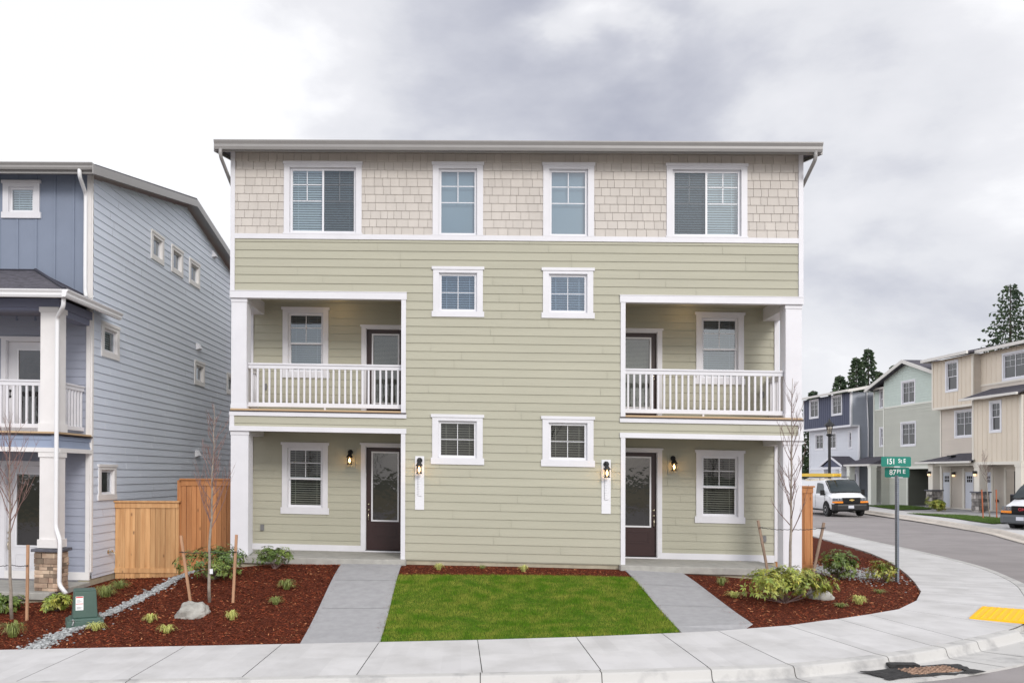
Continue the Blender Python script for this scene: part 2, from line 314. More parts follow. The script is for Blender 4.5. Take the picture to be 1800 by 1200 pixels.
def window(par,F,off,s0,s1,z0,z1,style='hung',trim=.1,cap=True,tw=None,bl=None,glass=None,detail=True,room=True,tilt=.5,label=None,blz=0,inner=None,capw=.03,sill=None,trimmat=None,deep=.5,screen=None,shade=None,muntin=True,lowtrim=True):
    """s0..s1,z0..z1 is the clear opening. trim mesh is the window part; sashes, panes and blinds are its sub-parts."""
    glass=glass or GLASS; T=MB(); sl=sill if sill is not None else trim
    T.box(F,s0-trim,s0,off,off+.035,z0,z1); T.box(F,s1,s1+trim,off,off+.035,z0,z1)
    if lowtrim: T.box(F,s0-trim-(capw if cap else 0),s1+trim+(capw if cap else 0),off,off+.038,z0-sl,z0)
    T.box(F,s0-trim,s1+trim,off,off+.036,z1,z1+trim*.55)
    T.box(F,s0-trim-(capw if cap else 0),s1+trim+(capw if cap else 0),off,off+.052,z1+trim*.55,z1+trim*(1.05 if cap else 1))
    # jamb returns and room behind
    T.box(F,s0-.002,s0+.012,off-.1,off+.002,z0,z1); T.box(F,s1-.012,s1+.002,off-.1,off+.002,z0,z1)
    T.box(F,s0,s1,off-.1,off+.002,z1-.012,z1+.002); T.box(F,s0,s1,off-.1,off+.002,z0-.002,z0+.012)
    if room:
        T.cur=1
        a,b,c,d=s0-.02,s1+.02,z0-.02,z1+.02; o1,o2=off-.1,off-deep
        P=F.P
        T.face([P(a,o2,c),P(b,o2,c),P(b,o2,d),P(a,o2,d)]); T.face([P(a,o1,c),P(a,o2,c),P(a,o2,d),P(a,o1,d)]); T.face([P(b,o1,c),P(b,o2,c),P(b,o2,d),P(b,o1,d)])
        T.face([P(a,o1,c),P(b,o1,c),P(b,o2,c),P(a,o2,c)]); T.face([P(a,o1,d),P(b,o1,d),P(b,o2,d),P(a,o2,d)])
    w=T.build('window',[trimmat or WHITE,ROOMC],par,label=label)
    fw=.042
    S=MB(); g=off-.03
    def ring(a,b,c,d,o,ww=fw,dp=.04):
        S.box(F,a,a+ww,o-dp,o,c,d); S.box(F,b-ww,b,o-dp,o,c,d); S.box(F,a+ww,b-ww,o-dp,o,c,c+ww); S.box(F,a+ww,b-ww,o-dp,o,d-ww,d)
    panes=[]; mw=(.013 if style=='grid4' else .018) if detail else .016
    def munt(xs,zs,x0,x1,y0,y1,o):
        for x in xs: S.box(F,x-mw/2,x+mw/2,o-.012,o-.002,y0,y1)
        for z in zs: S.box(F,x0,x1,o-.012,o-.002,z-mw/2,z+mw/2)
    m=.012
    a,b,c,d=s0+m,s1-m,z0+m,z1-m
    if style=='hung':
        zm=c+(d-c)*.49; ring(a,b,zm-.03,d,g); ring(a,b,c,zm+.03,g-.035,ww=fw*1.1)
        xm=(a+b)/2
        if muntin: munt([xm],[zm+(d-zm)*.52],a+fw,b-fw,zm+.03,d-fw,g-.02)
        panes=[(a+fw,b-fw,zm,d-fw,g-.024),(a+fw,b-fw,c+fw,zm,g-.06)]
    elif style=='slider':
        xm=(a+b)/2; ring(a,xm+.02,c,d,g,dp=.045); ring(xm-.02,b,c,d,g-.003,dp=.05)
        for x0,x1 in ((a,xm),(xm,b)):
            xc=(x0+x1)/2
            if muntin:
                munt([xc],[],x0,x1,d-(d-c)*.5,d-fw,g-.02); munt([],[d-(d-c)*.245,d-(d-c)*.5],x0+fw,x1-fw,0,0,g-.02)
        panes=[(a+fw,b-fw,c+fw,d-fw,g-.024)]
    elif style=='pic':
        ring(a,b,c,d,g); xm=(a+b)/2
        if muntin:
            z1_,z2_=d-(d-c)*.25,d-(d-c)*.5
            S.box(F,xm-mw/2,xm+mw/2,g-.032,g-.022,z2_,d-fw); munt([],[z1_,z2_],a+fw,b-fw,0,0,g-.02)
        panes=[(a+fw,b-fw,c+fw,d-fw,g-.024)]
    elif style=='grid4':
        ring(a,b,c,d,g); munt([(a+b)/2],[(c+d)/2],a+fw,b-fw,c+fw,d-fw,g-.02); panes=[(a+fw,b-fw,c+fw,d-fw,g-.024)]
    else:
        ring(a,b,c,d,g); panes=[(a+fw,b-fw,c+fw,d-fw,g-.024)]
    S.build('sash',WHITE2,w)
    G=MB()
    for (p,q,y0,y1,o) in panes: G.face([F.P(p,o,y0),F.P(q,o,y0),F.P(q,o,y1),F.P(p,o,y1)])
    G.build('pane',glass,w)
    if bl:
        B=MB(); slats(B,F,s0+.02,s1-.02,z0+.02+blz,z1-.03,off-.16,tilt=tilt); B.box(F,s0+.02,s1-.02,off-.19,off-.13,z1-.06,z1-.02)
        if detail:
            for x in (s0+.16,s1-.16): B.box(F,x-.004,x+.004,off-.135,off-.13,z0+.02+blz,z1-.03)
        B.build('blind',bl,w)
    if shade:
        B=MB(); B.box(F,s0+.012,s1-.012,off-.15,off-.145,z0+.012,z1-.012); B.build('shade',shade,w)
    if screen:
        B=MB(); p,q=screen; B.face([F.P(p,g+.002,z0+.05),F.P(q,g+.002,z0+.05),F.P(q,g+.002,z1-.05),F.P(p,g+.002,z1-.05)]); B.build('insect_screen',SCREEN,w)
    return w
# ================================================================ GROUND FUNCTION
INN=[(-40,-5.06),(-.68,-5.05),(1.2,-4.95),(3.1,-4.72),(4.3,-4.38),(5.3,-3.85),(6.0,-3.38),(6.78,-2.8),(7.6,-1.75),(8.3,-.5),(8.9,1.0),(9.41,2.41),(10,4.2),(10.43,5.69),(10.9,7.8),(11.2,9.8),(11.75,14.6),(12.5,24),(14.2,40),(17,70)]
def G0(x,y):
    z=-.695+.031*min(x,5)+.006*max(0,x-5)+.003*max(0,y+5)
    # the lots across the street stand a little higher
    if x>19 and y>8: z+=.012*min(max(0,x-21),14)
    return z
def interp(x,T):
    if x<=T[0][0]: return T[0][1]
    for (a,b),(c,d) in zip(T,T[1:]):
        if x<=c: return b+(d-b)*(x-a)/(c-a)
    return T[-1][1]
HH=[(-40,-1.6),(-12,-.88),(-9.2,-.60),(-7.8,-.55),(-6.5,-.22),(-5,-.08),(-3,-.08),(0,-.12),(3,-.175),(6.3,-.26),(8,-.45),(9.5,-.49),(14,-.47),(30,-.4)]
def dist_in(x,y):
    best=1e9;sg=1
    for (a,b),(c,d) in zip(INN,INN[1:]):
        dx,dy=c-a,d-b; L=dx*dx+dy*dy
        t=max(0,min(1,((x-a)*dx+(y-b)*dy)/L)); ex,ey=x-a-t*dx,y-b-t*dy
        D=math.hypot(ex,ey)
        if D<best: best=D; sg=1 if dx*ey-dy*ex>0 else -1
    return best*sg
def H(x,y):
    d=dist_in(x,y); g=G0(x,y)
    if d<0: return g-.08
    t=min(1,d/4.6); t=t*t*(3-2*t)*.5+t*.5
    return g-.015+(interp(x,HH)+.015-g)*t+.015*min(1,d/.3)
# ================================================================ MAIN HOUSE
KS=.01742; CC=.012
MF=Fr((0,0,0),(1,0,0),(0,-1,0),KS)
house=empty('duplex_house',(0,0,-.1),'three storey sage green duplex with taupe shingle top floor and two stacked porches','house')
B_=-1.524
def mir(s,a,b): return (CC+s*a,CC+s*b) if s>0 else (CC-b,CC-a)
holes=[]; bh=[]
WN=[] # window specs
for s in (-1,1):
    WN.append(('w1',s,mir(s,3.375,4.812),6.978,8.385))
    WN.append(('w2',s,mir(s,.77,1.59),6.955,8.382))
    WN.append(('s',s,mir(s,.765,1.58),5.32,6.145))
    WN.append(('t',s,mir(s,.765,1.585),2.188,2.98))
    h=mir(s,2.30,6.2); holes+=[(h[0],h[1],-1,2.70),(h[0],h[1],3.05,5.65)]
holes+=[(w[2][0],w[2][1],w[3],w[4]) for w in WN]
mb=MB(); siding(mb,MF,0,-5.992,6.016,-.02,6.86,holes)
for s in (-1,1):
    a,b=mir(s,2.44,6.01)
    hs=[]
    hs.append((*mir(s,4.36,5.19),.99,2.378)); hs.append((*mir(s,4.36,5.19),4.148,5.528)); hs.append((*mir(s,2.38,3.36),-1,2.43)); hs.append((*mir(s,2.38,3.36),3.1,5.17))
    bh.append(hs)
    siding(mb,MF,B_,min(a,b),max(a,b),.03,5.78,hs,ph=.06)
    # side walls
    SF=Fr((CC+s*6.09,0,0),(0,1,0),(s,0,0),KS)
    siding(mb,SF,0,1.53,12,-.02,8.0,(),joints=False)
    siding(mb,SF,0,0.0,1.53,5.60,8.0,(),joints=False); siding(mb,SF,0,0,1.53,2.72,3.05,(),joints=False)
    siding(mb,SF,0,0,12,7.95,8.75,(),joints=False,top=lambda y:8.62+.2*(y if y<6 else 12-y))
    flat(mb,Fr((CC+s*2.29,0,0),(0,1,0),(s,0,0),KS),0,-.0,1.53,0,5.7)
mb.box(MF,-6,6.02,-12,-11.98,-.1,8.6)
mb.build('siding_wall',SAGE,house)
mb=MB(); shingles(mb,MF,0,-5.992,6.016,6.94,8.72,[h for h in holes if h[2]>6.9]); mb.build('shingle_wall',[SHING,mat('shingle_gap_shadow',(.40,.365,.325),.9)],house)
mb=MB(); mb.box(MF,-6.0,6.02,-.3,-.02,-.6,-.012)
for s in (-1,1): 
    mb.box(MF,*mir(s,2.3,6.0),B_-.2,B_-.02,-.6,0)
    mb.box(Fr((CC+s*6.05,0,0),(0,1,0),(s,0,0),KS),1.53,12,-.2,-.01,-.9,-.015)
mb.build('foundation',FOUND,house)
# trim
T=MB()
T.box(MF,-5.995,6.02,0,.034,6.84,6.947)
for s in (-1,1):
    T.box(MF,*mir(s,6.005,6.1),-.1,.036,5.70,8.76)
    T.box(MF,*mir(s,2.27,6.105),-.12,.045,5.555,5.703)
    T.box(MF,*mir(s,2.265,6.11),0,.052,5.700,5.715)
    T.box(MF,*mir(s,2.30,6.0),-.13,-.118,5.56,5.80); T.box(MF,*mir(s,2.30,6.0),-.13,-.118,2.69,2.96)
    T.box(MF,*mir(s,2.285,2.385),-.12,.036,3.13,5.555)
    T.box(MF,*mir(s,2.27,6.105),-.12,.045,2.685,2.79)
    T.box(MF,*mir(s,2.29,2.385),-.12,.036,-.02,2.685)
    T.box(MF,*mir(s,2.27,6.105),-.02,.040,3.013,3.103)
    T.box(MF,*mir(s,6.0,6.1),-.05,.034,2.79,3.013)
    # side beams and corner boards at the back
    for z0,z1 in ((5.47,5.80),(2.62,2.95)):
        T.box(MF,*mir(s,5.745,6.088),-1.52,-.387,z0,z1); T.box(MF,*mir(s,5.755,6.08),-.386,-.125,z0+.086 if z0>5 else z0+.067,z1)
    T.box(MF,*mir(s,6.0,6.098),B_-.06,B_+.036,0,5.8)
    T.box(MF,*mir(s,3.36,6.0),B_,B_+.032,-.03,.137)
    T.box(MF,*mir(s,2.31,3.37),B_,B_+.05,-.03,.03)
    # lamp mounting blocks
    T.box(MF,*mir(s,3.60,3.80),B_,B_+.022,1.93,2.40)
T.build('trim_boards',WHITE,house)
for s in (-1,1):
    mb=MB(); mb.box(MF,*mir(s,3.602,3.798),B_+.0225,B_+.026,1.932,2.398); mb.build('lamp_block_face',SAGE,house)
# porch floors, ceilings
for s in (-1,1):
    for zc in (5.76,2.93):
        C_=MB(); C_.box(MF,*mir(s,2.29,6.02),B_,-.12,zc,zc+.04); C_.build('porch_ceiling',mat('ceiling_taupe_paint',(.40,.38,.29),.6),house)
for s in (-1,1):
    D=MB(); D.box(MF,*mir(s,2.29,6.09),B_,.015,3.13,3.165); D.build('balcony_floor',DECKT,house)
    D=MB(); D.box(MF,*mir(s,2.275,6.10),B_,.055,3.104,3.127); D.build('membrane_edge',MEMB,house)
    D=MB(); D.box(MF,*mir(s,2.26,6.10 if s<0 else 5.66),B_,.22,-.145,0.0)
    D.build('porch_slab',SLAB,house,bevel=.012)
    D=MB(); D.box(MF,*mir(s,2.30,6.15),-1.2,.16,-.6,-.147); D.build('slab_footing',FOUND,house)
# columns
for s in (-1,1):
    for z0,z1,a in ((.001 if s<0 else -.16,2.685,5.685),(3.168,5.555,5.735)):
        Cm=MB(); b=6.09
        Cm.box(MF,*mir(s,a+.012,b-.008),-.37,-.012,z0,z1)
        Cm.box(MF,*mir(s,a,b),-.385,.0,z1-.085,z1-.001)
        if z0>1: Cm.box(MF,*mir(s,a,b),-.385,.0,z0+.001,z0+.085)
        else: Cm.box(MF,*mir(s,a+.006,b-.004),-.378,-.006,z0+.001,z0+.09)
        # joint lines of the wrapped boards
        Cm.box(MF,*mir(s,a+.035,a+.04),-.014,-.010,z0+.09,z1-.09)
        Cm.build('porch_column',WHITE,house)
# balcony railings
for s in (-1,1):
    rl=MB(); a,b=mir(s,2.385,5.735)
    rl.box(MF,a,b,-.20,-.10,4.135,4.17); rl.box(MF,a,b,-.18,-.12,4.055,4.135)
    rl.box(MF,a,b,-.18,-.12,3.225,3.315); rl.box(MF,(a+b)/2-.02,(a+b)/2+.02,-.17,-.13,3.165,3.225)
    q=rl.build('railing',WHITE,house)
    n=26
    for i in range(n):
        x=2.47+i*(5.66-2.47)/(n-1); v=MB(); v.box(MF,*mir(s,x-.02,x+.02),-.17,-.13,3.315,4.055); v.build('baluster',WHITE,q)
    sr=MB(); F2=Fr((CC+s*5.9,0,0),(0,1,0),(s,0,0),KS)
    sr.box(F2,.385,1.52,-.05,.05,4.135,4.17); sr.box(F2,.385,1.52,-.03,.03,4.055,4.135); sr.box(F2,.385,1.52,-.03,.03,3.225,3.315); sr.box(F2,.387,.42,-.02,.02,3.315,4.055)
    q=sr.build('side_railing',WHITE,house)
    for i in range(8):
        v=MB(); y=.46+i*.14; v.box(F2,y-.02,y+.02,-.02,.02,3.315,4.055); v.build('baluster',WHITE,q)
# windows
for k_,s,(a,b),z0,z1 in WN:
    xm=(a+b)/2
    if k_=='w1':
        inner=(xm+.02,b-.05) if s<0 else (a+.05,xm-.02)
        w=window(house,MF,0,a,b,z0,z1,'slider',trim=.125,capw=.018,bl=BLIND,tilt=.95,screen=inner,sill=.035,label='wide top floor slider window with half its blinds behind a dark insect screen')
    elif k_=='w2': window(house,MF,0,a,b,z0,z1,'pic',trim=.13,capw=.022,shade=SHADE,sill=.012,label='tall top floor window with a plain blue grey shade')
    elif k_=='s': window(house,MF,0,a,b,z0,z1,'grid4',trim=.125,capw=.03,bl=BLIND,tilt=.5,glass=GLASSB,sill=.118,label='small square window with bluish blinds')
    else: window(house,MF,0,a,b,z0,z1,'grid4',trim=.13,capw=.03,bl=BLINDW,tilt=.30,glass=GLASSD,sill=.14,label='small square window with dark room behind open blinds')
for s in (-1,1):
    a,b=mir(s,4.362,5.188)
    window(house,MF,B_,a,b,.992,2.376,'hung',trim=.125,capw=.03,bl=BLINDW,tilt=.35,glass=GLASSD,sill=.15,label='lower porch window with half open blinds')
    window(house,MF,B_,a,b,4.15,5.526,'hung',trim=.125,capw=.03,bl=BLINDD,tilt=.6,glass=GLASS,sill=.14,label='balcony window reflecting the sky')
# doors
def front_door(par,F,off,a,b,z0,z1,lite,hand,col=DOORM,panel=None,trimmat=WHITE,ft=.1,label=None,lf=WHITE2,hw=BRASS,cap=True):
    Tm=MB()
    for q in ((a-ft-.02,a-.015),(b+.015,b+ft+.02)):
        if q[0]<q[1]: Tm.box(F,q[0],q[1],off,off+.036,z0-.03,z1+.02)
    Tm.box(F,a-ft-.02,b+ft+.02,off,off+.037,z1+.015,z1+.085)
    if cap: Tm.box(F,a-ft-.045,b+ft+.045,off,off+.05,z1+.06,z1+.10)
    Tm.box(F,a-.015,a,off-.1,off+.02,z0,z1); Tm.box(F,b,b+.015,off-.1,off+.02,z0,z1); Tm.box(F,a,b,off-.1,off+.02,z1,z1+.015)
    d=MB(); la,lb,lz0,lz1=lite
    o0,o1=off-.10,off-.055
    d.box(F,a+.003,la,o0,o1,z0,z1-.004); d.box(F,lb,b-.003,o0,o1,z0,z1-.004); d.box(F,la,lb,o0,o1,lz1,z1-.004); d.box(F,la,lb,o0,o1,z0,lz0)
    if panel:
        p0,p1,q0,q1=panel
        d.box(F,p0,p1,o1,o1+.010,q0,q0+.028); d.box(F,p0,p1,o1,o1+.010,q1-.028,q1); d.box(F,p0,p0+.028,o1,o1+.010,q0+.028,q1-.028); d.box(F,p1-.028,p1,o1,o1+.010,q0+.028,q1-.028)
        d.box(F,p0+.055,p1-.055,o1,o1+.006,q0+.05,q1-.05)
    D=d.build('door',col,par,label=label)
    Tm.build('door_frame',trimmat,D)
    l=MB(); w=.035
    l.box(F,la-w,la,o1,o1+.015,lz0-w,lz1+w); l.box(F,lb,lb+w,o1,o1+.015,lz0-w,lz1+w); l.box(F,la,lb,o1,o1+.015,lz0-w,lz0); l.box(F,la,lb,o1,o1+.015,lz1,lz1+w)
    l.build('lite_frame',lf,D)
    g=MB(); g.face([F.P(la,o1-.01,lz0),F.P(lb,o1-.01,lz0),F.P(lb,o1-.01,lz1),F.P(la,o1-.01,lz1)]); g.build('door_pane',DGLASS,D)
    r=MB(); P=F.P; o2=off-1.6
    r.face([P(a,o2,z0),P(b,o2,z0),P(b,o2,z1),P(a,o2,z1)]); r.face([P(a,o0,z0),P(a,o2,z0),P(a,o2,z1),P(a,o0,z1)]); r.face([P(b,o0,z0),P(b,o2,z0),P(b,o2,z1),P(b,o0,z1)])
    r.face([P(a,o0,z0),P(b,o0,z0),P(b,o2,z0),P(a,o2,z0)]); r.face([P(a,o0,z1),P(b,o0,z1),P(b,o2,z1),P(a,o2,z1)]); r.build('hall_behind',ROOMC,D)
    h=MB(); hx,hz=hand
    for z,rd in ((hz+.17,.032),(hz+.045,.030)):
        c=F.P(hx,o1,z); h.lathe(c,[(rd,0),(rd,.012),(rd*.7,.02),(rd*.55,.035)],14,F.n)
    if z0>=1: h.box(F,hx-.012,hx+.012,o1,o1+.004,hz+.04,hz+.18)
    if z0<1: h.tube([F.P(hx,o1+.01,hz-.02),F.P(hx,o1+.05,hz-.03),F.P(hx,o1+.055,hz-.12),F.P(hx,o1+.045,hz-.19),F.P(hx,o1+.01,hz-.21)],[.009,.009,.011,.009,.012],8)
    h.build('door_handle',hw,D,smooth=True)
    return D
for s in (-1,1):
    a,b=mir(s,2.425,3.345); la,lb=mir(s,2.62,3.195); p=mir(s,2.64,3.19)
    front_door(house,MF,B_,a,b,.045,2.425,(la,lb,.74,2.295),(CC+s*3.29,.93),panel=(p[0],p[1],.335,.615),label='dark brown front door with tall glass and lower panel')
    front_door(house,MF,B_,a,b,3.20,5.165,(la,lb,3.47,5.035),(CC+s*3.29,4.06),label='dark brown balcony door with full glass')
    B=MB(); slats(B,MF,la+.01,lb-.01,3.48,5.02,B_-.14,tilt=.9,pitch=.03,w=.028); B.build('door_blind',BLIND,house)
# eave: roof, fascia, gutter, downspouts
rf=MB(); rf.prism(MF,[(.40,8.64),(.40,8.80),(-6,10.08),(-12.4,8.80),(-12.4,8.64),(-6,9.92)],-6.31,6.34)
roof=rf.build('roof',SHNG,house)
rk=MB()
for a0,a1 in ((-6.335,-6.31),(6.34,6.365)): rk.prism(MF,[(.42,8.57),(.42,8.77),(-6,10.05),(-12.4,8.77),(-12.4,8.57),(-6,9.87)],a0,a1)
rk.box(MF,-6.31,6.34,.40,.42,8.58,8.77); rk.build('fascia',GUT,roof)
sf=MB(); sf.prism(MF,[(.40,8.632),(.40,8.638),(0,8.72),(0,8.714)],-6.31,6.34); sf.build('soffit',mat('soffit_taupe',(.38,.35,.30),.7),roof)
def gutter(F,a0,a1,b,z,h=.15,par=None,m=GUT,name='gutter'):
    g=MB(); w=.125
    prof=[(b,z),(b,z-h),(b+w*.55,z-h),(b+w*.72,z-h*.72),(b+w*.72,z-h*.45),(b+w,z-h*.12),(b+w,z),(b+w-.012,z),(b+w-.012,z-h*.12),(b+w*.66,z-h*.45),(b+w*.66,z-h*.70),(b+w*.5,z-h+.006),(b+.006,z-h+.006),(b+.006,z)]
    g.prism(F,prof,a0,a1); g.prism(F,[(b,z),(b,z-h),(b+w*.55,z-h),(b+w*.72,z-h*.72),(b+w*.72,z-h*.45),(b+w,z-h*.12),(b+w,z)],a0-.004,a0); g.prism(F,[(b,z),(b,z-h),(b+w*.55,z-h),(b+w*.72,z-h*.72),(b+w*.72,z-h*.45),(b+w,z-h*.12),(b+w,z)],a1,a1+.004)
    return g.build(name,m,par)
gutter(MF,-6.30,6.33,.42,8.785,h=.185,par=house)
def spout(par,pts,w=.04,m=GUT,name='downspout'):
    d=MB(); d.tube(pts,w,12); return d.build(name,m,par,smooth=True)
def arc(pts,n=5):
    """round the corners of a polyline"""
    pts=[Vector(p) for p in pts]; o=[pts[0]]
    for a,b,c in zip(pts,pts[1:],pts[2:]):
        r=min((b-a).length,(c-b).length,.09)*.9
        p=b+(a-b).normalized()*r; q=b+(c-b).normalized()*r
        for i in range(n+1):
            t=i/n; o.append(p*(1-t)**2+b*2*t*(1-t)+q*t*t)
    o.append(pts[-1]); return o
for s in (-1,1):
    x=CC+s*6.19; spout(house,arc([MF.P(x,.47,8.62),MF.P(x,.47,8.46),MF.P(CC+s*6.15,-.45,7.98),MF.P(CC+s*6.15,-.55,7.7),MF.P(CC+s*6.15,-.55,5.75)]),.038)
# wall lanterns
def lantern(par,F,a,off,z,label=None,sc_=1.0,detail=True):
    L=MB(); P=lambda x,o,zz:F.P(a+x*sc_,off+o*sc_,z+zz*sc_)
    L.lathe(P(0,0,.12),[(.06*sc_,0),(.06*sc_,.015),(.045*sc_,.025)],16,F.n)
    L.tube([P(0,.02,.12),P(0,.07,.15),P(0,.12,.15),P(0,.13,.10)],.016*sc_,8)
    L.lathe(P(0,.13,0),[(.072*sc_,.0),(.078*sc_,.006),(.05*sc_,.055),(.03*sc_,.085),(.035*sc_,.095),(.012*sc_,.12)],16)
    L.lathe(P(0,.13,-.17),[(.06*sc_,0),(.065*sc_,.012),(.062*sc_,.018)],16)
    for i in range(6):
        t=i*math.pi/3; c,s_=.057*math.cos(t),.057*math.sin(t); L.tube([P(c,.13+s_,-.16),P(c,.13+s_,.005)],.0035*sc_,5)
    l=L.build('wall_lantern',DARK,par,smooth=False,label=label)
    g=MB(); g.lathe(P(0,.13,-.155),[(.050*sc_,0),(.050*sc_,.155*sc_)],16); g.build('lantern_glass',LGLASS,l,smooth=True)
    b=MB(); b.lathe(P(0,.13,-.12),[(.006,0),(.017,.02),(.020,.045),(.012,.075),(.005,.10)],10); b.build('bulb',BULB,l,smooth=True)
    pl=bpy.data.lights.new('lantern_light','POINT'); pl.energy=1.6; pl.color=(1,.62,.3); pl.shadow_soft_size=.03
    po=bpy.data.objects.new('lantern_light',pl); sc.collection.objects.link(po); po.parent=par; po.location=P(0,.21,-.10)-ORG[par.name]
    return l
for s in (-1,1):
    lantern(house,MF,CC+s*3.71,B_+.026,2.18,label='black wall lantern lit beside the front door')
    # number plaque with lantern
    p=MB(); a,b=mir(s,1.885,2.08); p.box(MF,a,b,.0,.028,1.066,2.21)
    c=(a+b)/2; p.box(MF,c-.03,c+.045,.028,.045,1.36,1.83)
    pq=p.build('number_plaque',WHITE2,house,bevel=.003)
    q=MB()
    for i in range(8): q.box(MF,c-.05,c+.02,.0455,.047,1.40+i*.053,1.405+i*.053)
    q.box(MF,c-.034,c-.031,.029,.047,1.37,1.82); q.build('tick_mark',mat('faint_grey_line',(.5,.5,.52),.6),pq)
    lantern(house,MF,c,.03,2.0,label='black wall lantern above the blank white plaque')
    o=MB(); o.box(MF,*mir(s,5.73,5.81),B_,B_+.05,.44,.58); o.box(MF,*mir(s,5.68,5.76),B_,B_+.05,3.72,3.86); o.build('outlet_cover',mat('grey_plastic',(.17,.17,.175),.5),house)
    k=MB(); k.lathe(MF.P(CC+s*3.95,B_+.55,5.759),[(.07,0),(.07,-.006),(.05,-.012)],16); k.build('ceiling_light',mat('ceiling_lamp_glow',(1,.75,.45),.5,emit=5),house)
    pl=bpy.data.lights.new('ceiling_lamp','POINT'); pl.energy=1.7; pl.color=(1,.66,.32); pl.shadow_soft_size=.05
    po=bpy.data.objects.new('ceiling_lamp',pl); sc.collection.objects.link(po); po.parent=house; po.location=MF.P(CC+s*3.95,B_+.5,5.66)-ORG[house.name]
# ================================================================ BLUE HOUSE
XB=-9.156
BS=Fr((XB,0,0),(0,1,0),(1,0,0),KS)
blue=empty('blue_house',(-12,3,-.9),'three storey blue house at left with board and batten front and stone based porch column','house')
sw={'A':(3.44,4.06,7.34,7.83),'B':(4.88,5.52,7.34,7.83),'C':(6.31,6.97,7.33,7.82),'D':(.60,1.28,4.45,4.97),'E':(6.80,7.45,4.46,4.92),'F':(10.0,10.6,4.48,4.92),'G':(.48,1.16,1.22,1.78)}
sh=[v for v in sw.values()]
mb=MB(); siding(mb,BS,0,.07,12,-.60,8.1,sh,ph=.014)
siding(mb,BS,0,.07,12,8.09,9.6,(),ph=.014,top=lambda y:8.13+.2*(y if y<6 else 12-y))
mb.build('side_wall',BLUE1,blue)
mb=MB(); hw=[(-11.0,-10.44,7.37,7.93)]
flat(mb,MF,0,-16,-9.2,5.0,8.25,hw); battens(mb,MF,0,[-9.558-.416*i for i in range(16)],5.0,8.25,hw+[(-11.2,-10.28,7.22,8.06)]); mb.build('batten_wall',BLUE2,blue)
mb=MB(); hd=[(-11.02,-10.08,-.6,1.86),(-11.02,-10.08,2.50,4.57)]
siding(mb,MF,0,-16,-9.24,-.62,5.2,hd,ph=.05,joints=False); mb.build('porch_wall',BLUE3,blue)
T=MB(); TC=mat('warm_white_trim',(.73,.71,.70),.45,var=.03,vs=2)
T.box(MF,-9.245,XB+.002,-.02,.036,-.45,8.22); T.box(BS,-.002,.075,.0,.034,-.45,5.2); T.box(BS,-.002,.02,.0,.03,5.2,8.2)
T.box(MF,-16,-9.15,0,.034,-.62,-.45)
T.build('corner_board',TC,blue)
fd=MB(); fd.box(BS,.0,12,-.25,-.012,-1.2,-.60); fd.build('foundation',FOUND,blue)
for n_,v in sw.items():
    window(blue,BS,0,*v,'one' if n_!='F' else 'one',trim=.13 if n_!='G' else .12,capw=.0 if n_!='G' else .03,glass=GLASS,trimmat=TC,deep=.35,shade=None,bl=(BLIND if n_=='D' else None),tilt=.9,detail=False,
      label={'G':'small ground floor side window'}.get(n_))
window(blue,MF,0,-11.0,-10.44,7.37,7.93,'one',trim=.13,capw=.03,bl=BLIND,tilt=.9,glass=GLASS,label='small top floor window with white blinds')
rf=MB(); rf.prism(MF,[(.47,8.14),(.47,8.27),(-6,9.60),(-12.6,8.27),(-12.6,8.14),(-6,9.46)],-17,XB+.29); br=rf.build('roof',SHNG,blue)
rk=MB(); rk.prism(MF,[(.62,8.02),(.62,8.21),(-6,9.555),(-12.7,8.21),(-12.7,8.02),(-6,9.36)],XB+.29,XB+.315); rk.box(MF,-17,XB+.29,.47,.49,8.06,8.24)
rk.prism(MF,[(.47,8.10),(.47,8.12),(-6,9.43),(-12.6,8.12),(-12.6,8.10),(-6,9.41)],-17,XB+.285)
rk.build('fascia',GUT,br)
gutter(MF,-17,XB+.27,.49,8.265,h=.14,par=blue,m=GUT)
for i,(y0,z0) in enumerate(((8.4,8.58),(6.95,5.47),(6.9,2.29))):
    v=MB(); v.prism(BS.__class__((XB,0,0),(0,1,0),(1,0,0),KS),[(.0,z0-.1),(.02,z0-.1),(.13,z0-.06),(.05,z0+.1),(.0,z0+.1)],y0-.12,y0+.12); v.box(BS,y0-.14,y0+.14,0,.012,z0-.12,z0+.12); v.build('vent_hood',WHITE2,blue)
v=MB(); v.lathe(BS.P(.89,0.0,-.09),[(.05,0),(.05,.015),(.02,.03),(.02,.12)],12,(1,0,0)); v.tube([BS.P(.89,.12,-.09),BS.P(.89,.16,-.10),BS.P(.89,.17,-.14)],.018); v.tube([BS.P(.83,.10,-.06),BS.P(.95,.10,-.06)],.012); v.build('faucet',BRASS,blue)
